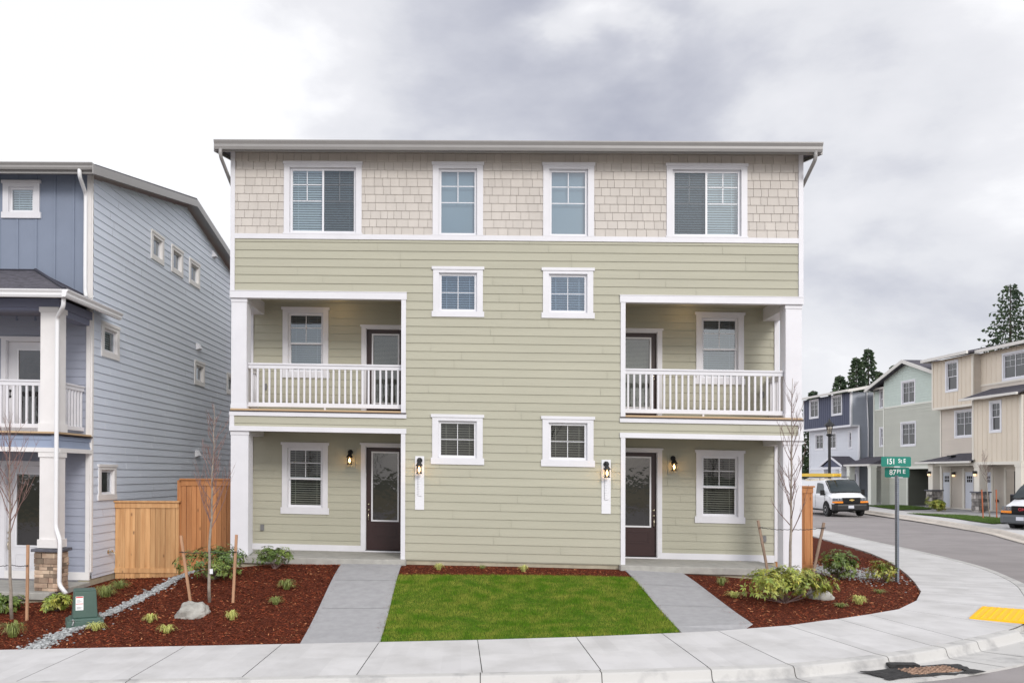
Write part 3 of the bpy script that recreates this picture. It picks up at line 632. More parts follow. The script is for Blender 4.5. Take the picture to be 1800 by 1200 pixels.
# porch
pc=MB()
def col(a0,a1,b0,b1,z0,z1):
    pc.box(MF,a0+.01,a1-.01,b0+.01,b1-.01,z0,z1); pc.box(MF,a0-.012,a1+.012,b0-.012,b1+.012,z1-.10,z1-.001); pc.box(MF,a0-.02,a1+.02,b0-.02,b1+.02,z0+.001,z0+.17)
for dx in (0,-4.6):
    pc=MB(); col(-9.51+dx,-9.14+dx,1.13,1.5,2.53,5.03); pc.build('porch_column',TC,blue)
    pc=MB(); col(-9.51+dx,-9.14+dx,1.13,1.5,.20,2.12); 
    pcol=pc.build('porch_column',TC,blue)
    stn=MB(); z=-.66; rs=random.Random(4)
    while z<.12:
        hh=min(rs.uniform(.055,.115),.13-z)
        if hh<.02: break
        for side in range(4):
            L0=.48; x=0
            while x<L0-.01:
                w=min(rs.uniform(.12,.33),L0-x)
                if L0-x-w<.06: w=L0-x
                pr=rs.uniform(.0,.028)
                A0,B1=-9.57+dx,1.555
                if side==0: stn.box(MF,A0+x+.003,A0+x+w-.003,B1-.1,B1-.02+pr,z+.003,z+hh-.003)
                if side==1: stn.box(MF,A0+L0-.1,A0+L0-.02+pr,B1-x-w+.003,B1-x-.003,z+.003,z+hh-.003)
                if side==2: stn.box(MF,A0+.02-pr,A0+.1,B1-x-w+.003,B1-x-.003,z+.003,z+hh-.003)
                x+=w
        z+=hh
    stn.cur=1; stn.box(MF,-9.55+dx,-9.11+dx,1.095,1.535,-.66,.12)
    stn.build('stone_base',[mat('ledge_stone',(.30,.20,.145),.9,col2=(.44,.34,.25),vs=5,bump=.6,bs=18,island=.55),mat('mortar',(.05,.045,.04),.95)],blue,bevel=.006)
    cp=MB(); cp.box(MF,-9.62+dx,-9.04+dx,1.03,1.60,.125,.185); cp.build('stone_cap',mat('slate_cap',(.10,.10,.12),.7,var=.3,vs=8,bump=.5,bs=20),blue,bevel=.01)
mb=MB(); mb.box(MF,-16,-9.13,1.16,1.48,5.03,5.20); mb.box(MF,-9.46,-9.13,0,1.16,5.03,5.20); mb.box(MF,-16,-9.16,1.18,1.44,4.97,5.03)
mb.box(MF,-9.42,-9.18,0.02,1.16,4.90,5.03); mb.build('porch_beam',mat('porch_beam_paint',(.20,.215,.30),.6,var=.03),blue)
mb=MB(); mb.box(MF,-16,-9.2,0,1.2,5.1,5.12); mb.box(MF,-16,-9.2,0,1.2,2.20,2.22); mb.build('porch_ceiling',mat('porch_ceiling_blue_grey',(.22,.22,.27),.7),blue)
mb=MB(); siding(mb,MF,1.49,-16,-9.25,2.205,2.455,(),ph=.05,joints=False); siding(mb,Fr((XB-.01,0,0),(0,1,0),(1,0,0),KS),0,-1.49,0.0,2.205,2.455,(),ph=.05,joints=False)
mb.box(MF,-9.25,-9.155,1.45,1.515,2.205,2.47); mb.build('balcony_panel',BLUE3 if 0 else mat('panel_blue',(.26,.31,.42),.6,var=.03),blue)
mb=MB(); mb.box(MF,-16,-9.15,1.40,1.525,2.12,2.21); mb.box(BS,-1.40,0.07,-.02,.035,2.12,2.21); mb.build('porch_header',TC,blue)
mb=MB(); mb.box(MF,-16,-9.13,0,1.53,2.495,2.53); mb.build('balcony_floor',DECKT,blue)
mb=MB(); mb.box(MF,-16,-9.10,0,1.555,2.465,2.492); mb.build('membrane_edge',MEMB,blue)
rl=MB(); rl.box(MF,-14,-9.52,1.26,1.36,3.545,3.58); rl.box(MF,-14,-9.52,1.28,1.34,3.465,3.545); rl.box(MF,-14,-9.52,1.28,1.34,2.61,2.69); q=rl.build('railing',WHITE,blue)
for i in range(24):
    x=-9.6-.134*i; v=MB(); v.box(MF,x-.02,x+.02,1.29,1.33,2.69,3.465); v.build('baluster',WHITE,q)
rl=MB(); SB=Fr((XB-.16,0,0),(0,1,0),(1,0,0),KS)
rl.box(SB,-1.12,-.02,-.05,.05,3.545,3.58); rl.box(SB,-1.12,-.02,-.03,.03,3.465,3.545); rl.box(SB,-1.12,-.02,-.03,.03,2.61,2.69); rl.box(SB,-1.13,-1.09,-.02,.02,2.69,3.465); q=rl.build('side_railing',WHITE,blue)
for i in range(8):
    y=-1.05+.134*i; v=MB(); v.box(SB,y-.02,y+.02,-.02,.02,2.69,3.465); v.build('baluster',WHITE,q)
mb=MB(); mb.box(MF,-16,-9.145,-.02,1.78,-.80,-.66); mb.build('porch_slab',SLAB,blue,bevel=.012)
mb=MB(); mb.box(MF,-16,-9.2,0,1.7,-1.3,-.80); mb.build('slab_footing',FOUND,blue)
# hip roof over the porch
P=MF.P; E=-8.79; ez=5.30
hp=MB(); a1,zr=-10.405,6.10
hp.face([P(-17,1.93,ez),P(E,1.93,ez),P(a1,0,zr),P(-17,0,zr)]); hp.face([P(E,1.93,ez),P(E,-.50,ez),P(XB,-.50,ez+.19),P(XB,0.0,ez+.19),P(a1,0,zr)])
hp.face([P(-17,1.93,ez-.03),P(E,1.93,ez-.03),P(E,-.5,ez-.03),P(-17,-.02,ez-.03)]); hp.face([P(E,-.5,ez-.03),P(E,-.5,ez),P(XB,-.5,ez+.19),P(XB,-.5,ez-.03)])
hp.face([P(-17,1.935,ez-.03),P(E+.005,1.935,ez-.03),P(E+.005,1.935,ez+.005),P(-17,1.935,ez+.005)])
pr=hp.build('porch_roof',SHNG,blue)
hc=MB(); hc.tube([P(E,1.93,ez+.015),P(a1,0,zr+.02)],.035,6); hc.tube([P(-17,.01,zr),P(a1,.01,zr+.01)],.02,6); hc.tube([P(a1,.01,zr),P(XB,.01,ez+.2)],.02,6); hc.build('hip_cap',mat('dark_flashing',(.03,.03,.045),.7),pr)
gutter(MF,-17,E+.0,1.94,5.275,h=.145,par=blue,m=GUTW)
gutter(Fr((0,0,0),(0,1,0),(1,0,0),KS),-2.06,.52,E+.005,5.275,h=.145,par=blue,m=GUTW)
spout(blue,arc([P(-9.18,.53,8.14),P(-9.18,.53,8.0),P(-9.25,.09,7.75),P(-9.25,.09,7.4),P(-9.25,.09,5.62),P(-9.19,.17,5.50)]),.042,GUTW)
spout(blue,arc([P(-8.83,1.90,5.14),P(-8.83,1.90,4.98),P(-9.105,1.60,4.80),P(-9.105,1.60,4.5),P(-9.105,1.60,.62),P(-8.97,1.70,.38),P(-8.97,1.72,-.5),P(-8.80,1.78,-.66)]),.042,GUTW)
front_door(blue,MF,0,-11.02,-10.08,-.58,1.84,(-10.81,-10.25,.10,1.65),(-10.98,.2),col=WHITE,trimmat=WHITE,panel=(-10.86,-10.22,-.4,-.08),label='white front door with tall dark glass')
front_door(blue,MF,0,-11.02,-10.08,2.53,4.55,(-10.79,-10.25,2.75,4.36),(-10.98,3.3),col=WHITE,trimmat=WHITE,label='white balcony door with dark glass',hw=DARK)
k=MB(); k.lathe(MF.P(-10.35,-.75,4.23),[(.05,0),(.05,-.012)],12,(0,-1,0)); k.build('hall_lamp',mat('hall_lamp_glow',(1,.6,.15),.5,emit=4),blue)
v=MB(); v.box(MF,-9.83,-9.74,0,.05,-.04,.10); v.build('outlet_cover',mat('grey_plastic',(.17,.17,.175),.5),blue)
# ================================================================ GROUND, PAVING
def inpoly(x,y,P):
    c=False; j=len(P)-1
    for i in range(len(P)):
        if (P[i][1]>y)!=(P[j][1]>y) and x<(P[j][0]-P[i][0])*(y-P[i][1])/(P[j][1]-P[i][1])+P[i][0]: c=not c
        j=i
    return c
g=MB(); S_=900
# wide base sheet with a hole-free coarse grid dropping slightly below the lots
g.face([(-S_,-S_,-2.2),(S_,-S_,-2.2),(S_,S_,-2.2),(-S_,S_,-2.2)])
g.build('terrain',mat('far_ground',(.10,.10,.06),.95,var=.3,vs=.05),kind='structure')
# road surface: regular grid following the street level
def grid(x0,x1,y0,y1,st,fn,keep=None):
    nx=int(round((x1-x0)/st)); ny=int(round((y1-y0)/st)); V=[];F=[]
    for j in range(ny+1):
        for i in range(nx+1):
            x=x0+i*st; y=y0+j*st; V.append((x,y,fn(x,y)))
    for j in range(ny):
        for i in range(nx):
            if keep and not keep(x0+(i+.5)*st,y0+(j+.5)*st): continue
            a=j*(nx+1)+i; F.append((a,a+1,a+nx+2,a+nx+1))
    return V,F
rd=MB(); rd.mesh(*grid(-60,60,-42,90,2.0,lambda x,y:G0(min(x,18.9),y)-.172)); rd.build('road',ASPH,kind='structure')
ld=MB(); ld.mesh(*grid(-60,60,-120,-42,6.0,lambda x,y:G0(x,-10)-.12)); ld.build('field',mat('dry_field',(.20,.17,.10),.95,var=.4,vs=.6),kind='structure')
# mulch bed / lot ground, inside the sidewalk
WALKIN=[[(-3.5,-.1),(-2.4,-.1),(-2.3,-5.1),(-3.36,-5.1)],[(2.46,-.1),(3.46,-.1),(3.7,-4.6),(2.62,-4.85)]]
LOTB=INN+[(17,72),(-40,72)]
def lotz(x,y):
    if any(inpoly(x,y,p) for p in WALKIN): return H(x,y)-.05
    if dist_in(x,y)<-.02: return G0(x,y)-.19
    return H(x,y)+.004*math.sin(x*7.1+y*3)*math.sin(y*6.3)
mu=MB(); mu.mesh(*grid(-16,13.5,-5.6,16,.15,lotz,lambda x,y:dist_in(x,y)>-.28 and not(-6<x<6 and y>.2) and not (x<-9.3 and y>.2)))
mu.build('mulch_bed',MULCH,kind='structure',smooth=True)
lt=MB(); lt.mesh(*grid(-40,14,12,70,1.0,lambda x,y:H(x,y)-.05,lambda x,y:dist_in(x,y)>.3)); lt.build('back_lot',MULCH,kind='structure')
# sidewalk stations (inner point, outer point); whole numbers are joints
ST=[((-40,-5.06),(-40,-7.12))]
for i in range(24): ST.append(((-37.4+1.53*i,-5.06),(-37.45+1.53*i,-7.12)))
ST+= [((-.68,-5.05),(-.6,-7.12)),((.85,-4.98),(.95,-7.10)),((2.2,-4.84),(2.35,-7.03)),((3.1,-4.72),(3.4,-6.93)),((4.3,-4.38),(4.77,-6.47)),((5.3,-3.85),(5.8,-5.9)),((6.0,-3.38),(6.5,-5.40)),
 ((6.78,-2.8),(7.92,-4.3)),((7.6,-1.75),(9.25,-2.7)),((8.3,-.5),(10.05,-1.0)),((8.9,1.0),(10.85,.6)),((9.41,2.41),(11.40,2.0)),((10,4.2),(11.95,3.8)),((10.43,5.69),(12.30,5.5)),((10.9,7.8),(12.58,7.8)),((11.2,9.8),(12.75,9.8)),((11.75,14.6),(13.1,14.6)),((12.5,24),(14,24)),((14.2,40),(15.7,40)),((17,70),(18.5,70))]
def cat(P,u):
    i=min(int(u),len(P)-2); t=u-i; p1,p2=P[i],P[i+1]; p0=P[max(i-1,0)]; p3=P[min(i+2,len(P)-1)]
    return tuple(.5*((2*p1[k])+(-p0[k]+p2[k])*t+(2*p0[k]-5*p1[k]+4*p2[k]-p3[k])*t*t+(-p0[k]+3*p1[k]-3*p2[k]+p3[k])*t**3) for k in (0,1))
def lin(P,u):
    i=min(int(u),len(P)-2); t=u-i; return tuple(P[i][k]*(1-t)+P[i+1][k]*t for k in (0,1))
SI=[a for a,b in ST]; SO=[b for a,b in ST]
def sw_pt(u,t):
    a=lin(SI,u); b=cat(SO,u); return (a[0]+(b[0]-a[0])*t,a[1]+(b[1]-a[1])*t)
sw=MB(); nst=len(ST)-1
def swz(x,y,t): return G0(x,y)-.035*t+.012
for i in range(nst):
    L=math.dist(SO[i],SO[i+1]); gp=.006/max(L,.5)
    if i<1: gp=0
    n=6; us=[i+gp+(1-2*gp)*k/n for k in range(n+1)]
    for (u0,u1) in zip(us,us[1:]):
        for t0,t1 in ((0,.5),(.5,1)):
            q=[]
            for u,t in ((u0,t0),(u1,t0),(u1,t1),(u0,t1)):
                x,y=sw_pt(u,t); q.append((x,y,swz(x,y,t)))
            sw.face(q)
        for t in (0,1):
            (x0,y0),(x1,y1)=sw_pt(u0,t),sw_pt(u1,t); z0,z1=swz(x0,y0,t),swz(x1,y1,t); sw.face([(x0,y0,z0),(x1,y1,z1),(x1,y1,z1-.12),(x0,y0,z0-.12)])
sw.build('sidewalk',CONC,kind='structure')
# dark bed seen in the joints
jb=MB()
for i in range(nst*3):
    u0,u1=i/3,(i+1)/3
    q=[]
    for u,t in ((u0,0.004),(u1,0.004),(u1,1.012),(u0,1.012)):
        x,y=sw_pt(u,t); q.append((x,y,swz(x,y,t)-.016))
    jb.face(q)
jb.build('sidewalk_subbase',mat('joint_dark',(.06,.055,.05),.95),kind='structure')
# curb + gutter pan swept along the outer edge
def sweep_curb(path,norm,zf,prof,name,m,breaks=None,gap=.008):
    """path: list of (x,y); prof(i)->[(offset,dz)]"""
    mb=MB()
    for i in range(len(path)-1):
        if breaks and False: pass
        A=[];B=[]
        for (j,L) in ((i,A),(i+1,B)):
            x,y=path[j]; nx,ny=norm[j]
            for o,dz in prof(j): px_,py_=x+nx*o,y+ny*o; L.append((px_,py_,zf(x,y)+dz))
        for k in range(len(A)-1): mb.face([A[k],B[k],B[k+1],A[k+1]])
        if breaks and (i in breaks): mb.face(A); 
    return mb
us=[.0]+[1+ (nst-1)*k/900 for k in range(901)]
path=[cat(SO,u) for u in us]
def norms(path,sgn):
    o=[]
    for i in range(len(path)):
        a=path[max(i-1,0)]; b=path[min(i+1,len(path)-1)]; dx,dy=b[0]-a[0],b[1]-a[1]; L=math.hypot(dx,dy) or 1; o.append((sgn*dy/L,-sgn*dx/L))
    # smooth normals
    for _ in range(12): o=[tuple((o[max(i-1,0)][k]+o[i][k]*2+o[min(i+1,len(o)-1)][k])/4 for k in (0,1)) for i in range(len(o))]
    return o
nm=norms(path,1)
def panw(j):
    x,y=path[j]
    if x<2: return .62
    if y<0: return .62+.38*math.sin(min(1,(x-2)/4.5)*math.pi/2) if x<7 else max(.42,1.0-(x-7)*.28)
    return .42
def prof_near(j):
    w=panw(j); x,y=path[j]
    top=-.033; lo=-.172
    # dropped curb at the ramp
    r=1.0
    if 7.6<x<9.6 and y<-1: r=.25
    t=lo+(top-lo)*r
    return [(.012,-.06),(.012,t),(.15,t+.0),(.175,t-.004),(.195,t-.018),(.225,lo+.02*r+.012),(.25,lo+.004),(.30,lo),(w,lo+.022),(w+.004,lo-.06)]
mb=sweep_curb(path,nm,lambda x,y:G0(x,y)+.012,prof_near,'curb',CONC2)
mb.build('curb',CONC2,kind='structure',smooth=False)
# contraction joints across the curb and pan: thin dark grooves
jt=MB()
JU=[u for u in range(2,nst) if (u%3==1 or u>=26)]
for u in JU:
    k=min(range(len(us)),key=lambda q:abs(us[q]-u)); x,y=path[k]; nx,ny=nm[k]; tx,ty=-ny,nx; pr=prof_near(k)
    L=[(x+nx*o,y+ny*o,G0(x,y)+.012+dz+.002) for o,dz in pr[1:-1]]
    for a,b in zip(L,L[1:]): jt.face([(a[0]-tx*.006,a[1]-ty*.006,a[2]),(a[0]+tx*.006,a[1]+ty*.006,a[2]),(b[0]+tx*.006,b[1]+ty*.006,b[2]),(b[0]-tx*.006,b[1]-ty*.006,b[2])])
jt.build('curb_joints',MATS['joint_dark'],kind='structure')
# front walks
def walk(pts,ztop,zbot,name):
    (a,b,c,d)=pts; mb=MB(); n=40
    for i in range(n):
        t0,t1=i/n,(i+1)/n
        A=[a[k]+(d[k]-a[k])*t0 for k in (0,1)]; Bp=[(b[k]+(c[k]-b[k])*t0) for k in (0,1)]; Cp=[(b[k]+(c[k]-b[k])*t1) for k in (0,1)]; Dp=[(a[k]+(d[k]-a[k])*t1) for k in (0,1)]
        def z(t,x):
            yy=a[1]+(d[1]-a[1])*t; hz=H(x,yy)+.022; f_=0; return hz*(1-f_)+zbot(x)*f_
        za,zb,zc,zd=z(t0,A[0]),z(t0,Bp[0]),z(t1,Cp[0]),z(t1,Dp[0])
        mb.face([(*A,za),(*Bp,zb),(*Cp,zc),(*Dp,zd)]); mb.face([(*A,za),(*Dp,zd),(*Dp,zd-.15),(*A,za-.15)]); mb.face([(*Bp,zb),(*Cp,zc),(*Cp,zc-.15),(*Bp,zb-.15)])
        if i==n-1: mb.face([(*Dp,zd),(*Cp,zc),(*Cp,zc-.15),(*Dp,zd-.15)])
    return mb.build(name,WALK,kind='structure')
walk([(-3.60,-.20),(-2.33,-.20),(-2.20,-5.04),(-3.46,-5.04)],lambda x:-.145-KS*x,lambda x:G0(x,-5.05)+.02,'front_walk')
walk([(2.36,-.20),(3.56,-.20),(3.81,-4.53),(2.52,-4.79)],lambda x:-.145-KS*x,lambda x:G0(x,-4.8)+.02,'front_walk')
wj=MB()
for q0,q1,ys in ((-3.49,-2.28,(-1.7,-3.3)),(2.43,3.68,(-1.6,-3.1))):
    for y in ys:
        xa,xb=q0+(-y)*.012,q1+(-y)*.02
        wj.face([(xa,y-.006,H(xa,y)+.0245),(xb,y-.006,H(xb,y)+.0245),(xb,y+.006,H(xb,y)+.0245),(xa,y+.006,H(xa,y)+.0245)])
wj.build('walk_joints',mat('walk_joint_grey',(.16,.16,.165),.9),kind='structure')
# lawn
LAWN=[(-2.30,-1.30),(2.39,-.98),(2.50,-4.76),(1.2,-4.94),(-.68,-5.04),(-2.20,-5.05)]
lw=MB(); lw.mesh(*grid(-2.45,2.6,-5.1,-.9,.05,lambda x,y:H(x,y)+.014,lambda x,y:inpoly(x,y,LAWN))); lw.build('lawn',GRASSG,kind='structure')
rg=random.Random(5); bl=MB()
V=[];F=[]
while len(F)<95000:
    x=rg.uniform(-2.34,2.55); y=rg.uniform(-5.1,-.95)
    if not inpoly(x+rg.gauss(0,.015),y+rg.gauss(0,.02),LAWN) or dist_in(x,y)<.0: continue
    z=H(x,y)+.01; a=rg.uniform(0,6.283); h=rg.uniform(.022,.05)*(1+.35*math.sin(x*3.1+1)*math.sin(y*2.7)); w=rg.uniform(.0022,.004); l=rg.uniform(.0,.035); b=rg.uniform(0,6.283)
    i=len(V); V+= [(x-math.cos(a)*w,y-math.sin(a)*w,z),(x+math.cos(a)*w,y+math.sin(a)*w,z),(x+math.cos(b)*l,y+math.sin(b)*l,z+h)]; F.append((i,i+1,i+2))
bl.mesh(V,F); bl.build('grass',BLADE,kind='stuff',label='short green lawn grass in front of the house',cat='grass')
# bark chips
WALKP=[[(-3.62,-.1),(-2.31,-.1),(-2.18,-5.1),(-3.48,-5.1)],[(2.34,-.1),(3.58,-.1),(3.83,-4.6),(2.50,-4.85)]]
GRAVC=[(-7.75,-5.05),(-7.72,-4.1),(-7.55,-3.15),(-7.25,-2.3),(-7.05,-1.4),(-7.02,-.5),(-7.1,.5),(-7.3,1.2)]
def gdist(x,y):
    b=9
    for (a,c),(d,e) in zip(GRAVC,GRAVC[1:]):
        dx,dy=d-a,e-c; t=max(0,min(1,((x-a)*dx+(y-c)*dy)/(dx*dx+dy*dy))); b=min(b,math.hypot(x-a-t*dx,y-c-t*dy))
    return b
def chips(n,seed,xr,yr,m,name,label,dark=None,size=(.012,.045)):
    r=random.Random(seed); V=[];F=[]; c=0
    while c<n:
        x=r.uniform(*xr); y=r.uniform(*yr)
        if dist_in(x,y)<.0 or any(inpoly(x,y,p) for p in WALKP) or inpoly(x,y,LAWN): continue
        if y>-.28 and -6.3<x<6.3 : continue
        if y>1.2 and x<6.2: continue
        if x<-9.0 and y>-1.75: continue
        if gdist(x,y)<.13: continue
        z=H(x,y)+r.uniform(.0,.016); a=r.uniform(0,6.283); l=r.uniform(*size)*r.choice((.6,1,1)); w=l*r.uniform(.15,.4); tx=r.uniform(-.35,.35); ty=r.uniform(-.5,.5)
        ca,sa=math.cos(a),math.sin(a); i=len(V)
        for p,q in ((-l,-w),(l,-w*.6),(l,w*.8),(-l,w)):
            p/=2; q/=2; V.append((x+ca*p-sa*q,y+sa*p+ca*q,z+tx*p+ty*q+.004))
        F.append((i,i+1,i+2,i+3)); c+=1
    mb=MB(); mb.mesh(V,F); mb.build(name,m,kind='stuff',label=label,cat='mulch')
chips(50000,21,(-11.5,-3.4),(-5.05,1.2),CHIP,'bark_chips','red brown bark chips left of the left walk',size=(.016,.055))
chips(26000,22,(2.3,11),(-4.8,6.5),CHIP,'bark_chips','red brown bark chips round the corner bed',size=(.016,.055))
chips(7000,23,(-2.4,2.4),(-1.35,-.28),CHIP,'bark_chips','strip of red bark chips under the siding')
chips(6500,24,(-11.5,11),(-5.05,6),CHIPL,'pale_wood_chips','pale orange wood slivers scattered on the mulch',size=(.02,.06))
chips(14000,25,(5,11.5),(-3,9),CHIPD,'bark_chips','duller brown bark chips by the sign post',size=(.012,.04))
# a few chips spilled over the edges onto the concrete
rs_=random.Random(77); V=[];F=[]
while len(F)<420:
    if rs_.random()<.5:
        x=rs_.uniform(-11,9); y=rs_.uniform(-5.3,2); d=dist_in(x,y)
        if not(-.16*rs_.random()<d<-.0): continue
        z=G0(x,y)+.016
    else:
        x=rs_.choice((-3.50,-2.27,2.44,3.62))+rs_.uniform(-.1,.1); y=rs_.uniform(-4.6,-.5)
        if not any(inpoly(x,y,p) for p in WALKP): continue
        z=H(x,y)+.030
    a=rs_.uniform(0,6.28); l=rs_.uniform(.01,.035); w=l*.3; ca,sa=math.cos(a),math.sin(a); i=len(V)
    for p_,q_ in ((-l,-w),(l,-w),(l,w),(-l,w)): V.append((x+(ca*p_-sa*q_)/2,y+(sa*p_+ca*q_)/2,z))
    F.append((i,i+1,i+2,i+3))
mb=MB(); mb.mesh(V,F); mb.build('spilled_chips',CHIP,kind='stuff',label='stray bark chips spilled on the concrete edges',cat='mulch')
# river rock
def pebbles(name,label,n,seed,pos,smin,smax):
    r=random.Random(seed); V=[];F=[]
    ico=[(0,0,1),(.894,0,.447),(.276,.851,.447),(-.724,.526,.447),(-.724,-.526,.447),(.276,-.851,.447),(.724,.526,-.447),(-.276,.851,-.447),(-.894,0,-.447),(-.276,-.851,-.447),(.724,-.526,-.447),(0,0,-1)]
    fc=[(0,1,2),(0,2,3),(0,3,4),(0,4,5),(0,5,1),(1,6,2),(2,7,3),(3,8,4),(4,9,5),(5,10,1),(6,7,2),(7,8,3),(8,9,4),(9,10,5),(10,6,1),(11,7,6),(11,8,7),(11,9,8),(11,10,9),(11,6,10)]
    for _ in range(n):
        x,y=pos(r); s=r.uniform(smin,smax); a=r.uniform(0,6.28); sx,sy,sz=s,s*r.uniform(.6,.95),s*r.uniform(.35,.6); z=H(x,y)+sz*.5+r.uniform(0,.02); i=len(V)
        for p in ico:
            j=r.uniform(.85,1.12); px_,py_=p[0]*sx*j,p[1]*sy*j; V.append((x+px_*math.cos(a)-py_*math.sin(a),y+px_*math.sin(a)+py_*math.cos(a),z+p[2]*sz*j))
        F+= [tuple(q+i for q in f_) for f_ in fc]
    mb=MB(); mb.mesh(V,F); mb.build(name,PEB,kind='stuff',label=label,cat='gravel',smooth=False)
def posg(r):
    t=r.random()*(len(GRAVC)-1); i=int(t); u=t-i; a,b=GRAVC[i],GRAVC[i+1]; w=.16-.03*t/7
    o=r.gauss(0,w*.62) if r.random()<.93 else r.gauss(0,w*1.5)
    return (a[0]+(b[0]-a[0])*u+o, a[1]+(b[1]-a[1])*u+r.uniform(-.1,.02))
def posg2(r):
    while 1:
        x,y=posg(r)
        if dist_in(x,y)>.03: return x,y
pebbles('river_rock','grey pebble strip running from the sidewalk to the wooden fence',3600,3,posg2,.014,.036)
pebbles('gravel_patch','small grey gravel patch behind the right corner shrubs',1500,4,lambda r:(8.0+r.gauss(0,.45),2.7+r.gauss(0,.75)),.014,.032)
# tactile pad
pd=MB(); 
pA,pB,pC=Vector((8.43,-2.44,0)),Vector((7.54,-3.66,0)),Vector((8.25,-4.12,0)); pD=pA+(pC-pB)
def gz(v,d): return Vector((v.x,v.y,G0(v.x,v.y)+.0+d))
e1=(pC-pB); e2=(pA-pB)
pd.mesh([gz(p,.014) for p in (pA,pB,pC,pD)]+[gz(p,-.02) for p in (pA,pB,pC,pD)],[(0,1,2,3),(0,4,5,1),(1,5,6,2),(2,6,7,3),(3,7,4,0)])
for i in range(12):
    a=pB+e2*((i+.5)/12)
    for j in range(8):
        c=gz(a+e1*((j+.5)/8),.014); pd.lathe(c,[(.027,0),(.015,.010)],8)
pad=pd.build('tactile_paving',YEL,label='yellow tactile warning pad on the corner ramp',cat='tactile paving')
# storm drain inlet with filter cloth
inl=empty('storm_drain',(4.9,-7.0,G0(4.9,-7)-.16),'catch basin inlet in the gutter covered with torn black filter cloth','storm drain')
rz=random.Random(9); cl=MB(); cen=(4.85,-6.98)
def gp_(x,y,d=0): return (x,y,G0(x,y)-.150+d)
nx_,ny_=14,7; VV=[];FF=[]
c0=Vector((4.35,-6.93)); dx_=Vector((1.42,.42)); dy_=Vector((.13,-.52))
for j in range(ny_+1):
    for i in range(nx_+1):
        p=c0+dx_*(i/nx_)+dy_*(j/ny_); e=(i in(0,nx_)) or (j in (0,ny_)); p+=Vector((rz.uniform(-.03,.03),rz.uniform(-.03,.03)))*(1.6 if e else .3)
        VV.append(gp_(p.x,p.y,.012+rz.uniform(0,.022)*(0 if e else 1)))
for j in range(ny_):
    for i in range(nx_):
        if 5<=i<=11 and 2<=j<=5: continue
        a=j*(nx_+1)+i; FF.append((a,a+1,a+nx_+2,a+nx_+1))
cl.mesh(VV,FF); cl.build('filter_cloth',mat('black_filter_cloth',(.025,.024,.024),.85,var=.4,vs=14,bump=.5,bs=30),inl)
gr=MB()
for k in range(9):
    p=c0+dx_*(.33+k*.058)+dy_*.27; q=p+dy_*.52; gr.tube([gp_(p.x,p.y,.022),gp_(q.x,q.y,.018)],.016,6)
for k in range(5):
    p=c0+dx_*.31+dy_*(.30+k*.115); q=p+dx_*.52; gr.tube([gp_(p.x,p.y,.018),gp_(q.x,q.y,.02)],.012,6)
gr.build('grate',mat('rusty_grate',(.29,.185,.13),.8,var=.5,vs=20),inl)
hd_=MB(); p=c0+dx_*.33+dy_*.02; hd_.box(WF,p.x-.02,p.x+.36,p.y-.02,p.y+.14,p_z:=G0(p.x,p.y)-.13,p_z+.04); hd_.build('cloth_fold',MATS['black_filter_cloth'],inl)
# ================================================================ PLANTS
def leafset(mb,c,d,n,L,w,r,droop=.5):
    """a whorl of n long leaves around axis d at c"""
    d=d.normalized(); a=d.orthogonal().normalized(); b=d.cross(a); t0=r.uniform(0,6.28)
    for i in range(n):
        t=t0+i*2*math.pi/n+r.uniform(-.25,.25); out=(a*math.cos(t)+b*math.sin(t)); dr=r.uniform(droop-.35,droop+.3); l=L*r.uniform(.7,1.15)
        dirv=(out*math.cos(dr)+d*.35-Vector((0,0,1))*math.sin(dr)*.6).normalized(); sd_=dirv.cross(d); sd_=sd_.normalized() if sd_.length>1e-3 else a
        ww=w*r.uniform(.8,1.2); m_=c+dirv*l*.5-Vector((0,0,.0)); tip=c+dirv*l-Vector((0,0,l*.22*max(0,dr))); up=dirv.cross(sd_)*-.12*ww
        i0=[c+dirv*.01, m_+sd_*ww/2+up, tip, m_-sd_*ww/2+up, m_]
        mb.mesh(i0,[(0,1,4),(1,2,4),(2,3,4),(3,0,4)])
def shrub(name,loc,rx,ry,h,n,m,label,L=.085,w=.028,seed=1,group='rhododendrons planted in the mulch',stemh=.5,cat='shrub',low=.12,droop=.5,shell=.62):
    r=random.Random(seed); x,y=loc; z=H(x,y) if x<15 else G0(x,y); root=empty(name,(x,y,z),label,cat,group)
    lf=MB(); st=MB(); base=Vector((x,y,z))
    lobes=[(Vector((r.uniform(-.55,.55)*rx,r.uniform(-.55,.55)*ry,h*r.uniform(.35,.62))),r.uniform(.45,.7)) for _ in range(7)]+[(Vector((0,0,h*.5)),.75)]
    for i in range(n):
        lc,ls=r.choice(lobes); 
        v=Vector((r.gauss(0,1),r.gauss(0,1),r.gauss(.25,1))).normalized(); q=r.uniform(shell,1)
        p=base+lc+Vector((v.x*rx*ls*q,v.y*ry*ls*q,v.z*h*.5*ls*q))
        if p.z<z+low*h+.03: p.z=z+low*h+r.uniform(.03,.1)
        leafset(lf,p,(v+Vector((0,0,.7))),r.randint(6,9),L,w,r,droop)
        if r.random()<(.09 if n>150 else .14):
            mid=base+(p-base)*.5+Vector((r.uniform(-.03,.03),r.uniform(-.03,.03),-.03)); st.tube([base+Vector((r.uniform(-.03,.03),r.uniform(-.03,.03),0)),mid,p],[.007,.0045,.0025],4,False)
    st.build('stems',TWIG,root); lf.build('leaves',m,root)
    return root
shrub('rhododendron',(4.88,-2.55),.95,.62,.80,400,LEAFY,'large spreading yellow green shrub in front of the right sapling',seed=2,L=.10,w=.034,low=.04)
shrub('rhododendron',(7.35,1.3),.50,.4,.78,150,LEAFD,'dark green shrub behind the right leaning stake at the fence',seed=3,L=.10,w=.034)
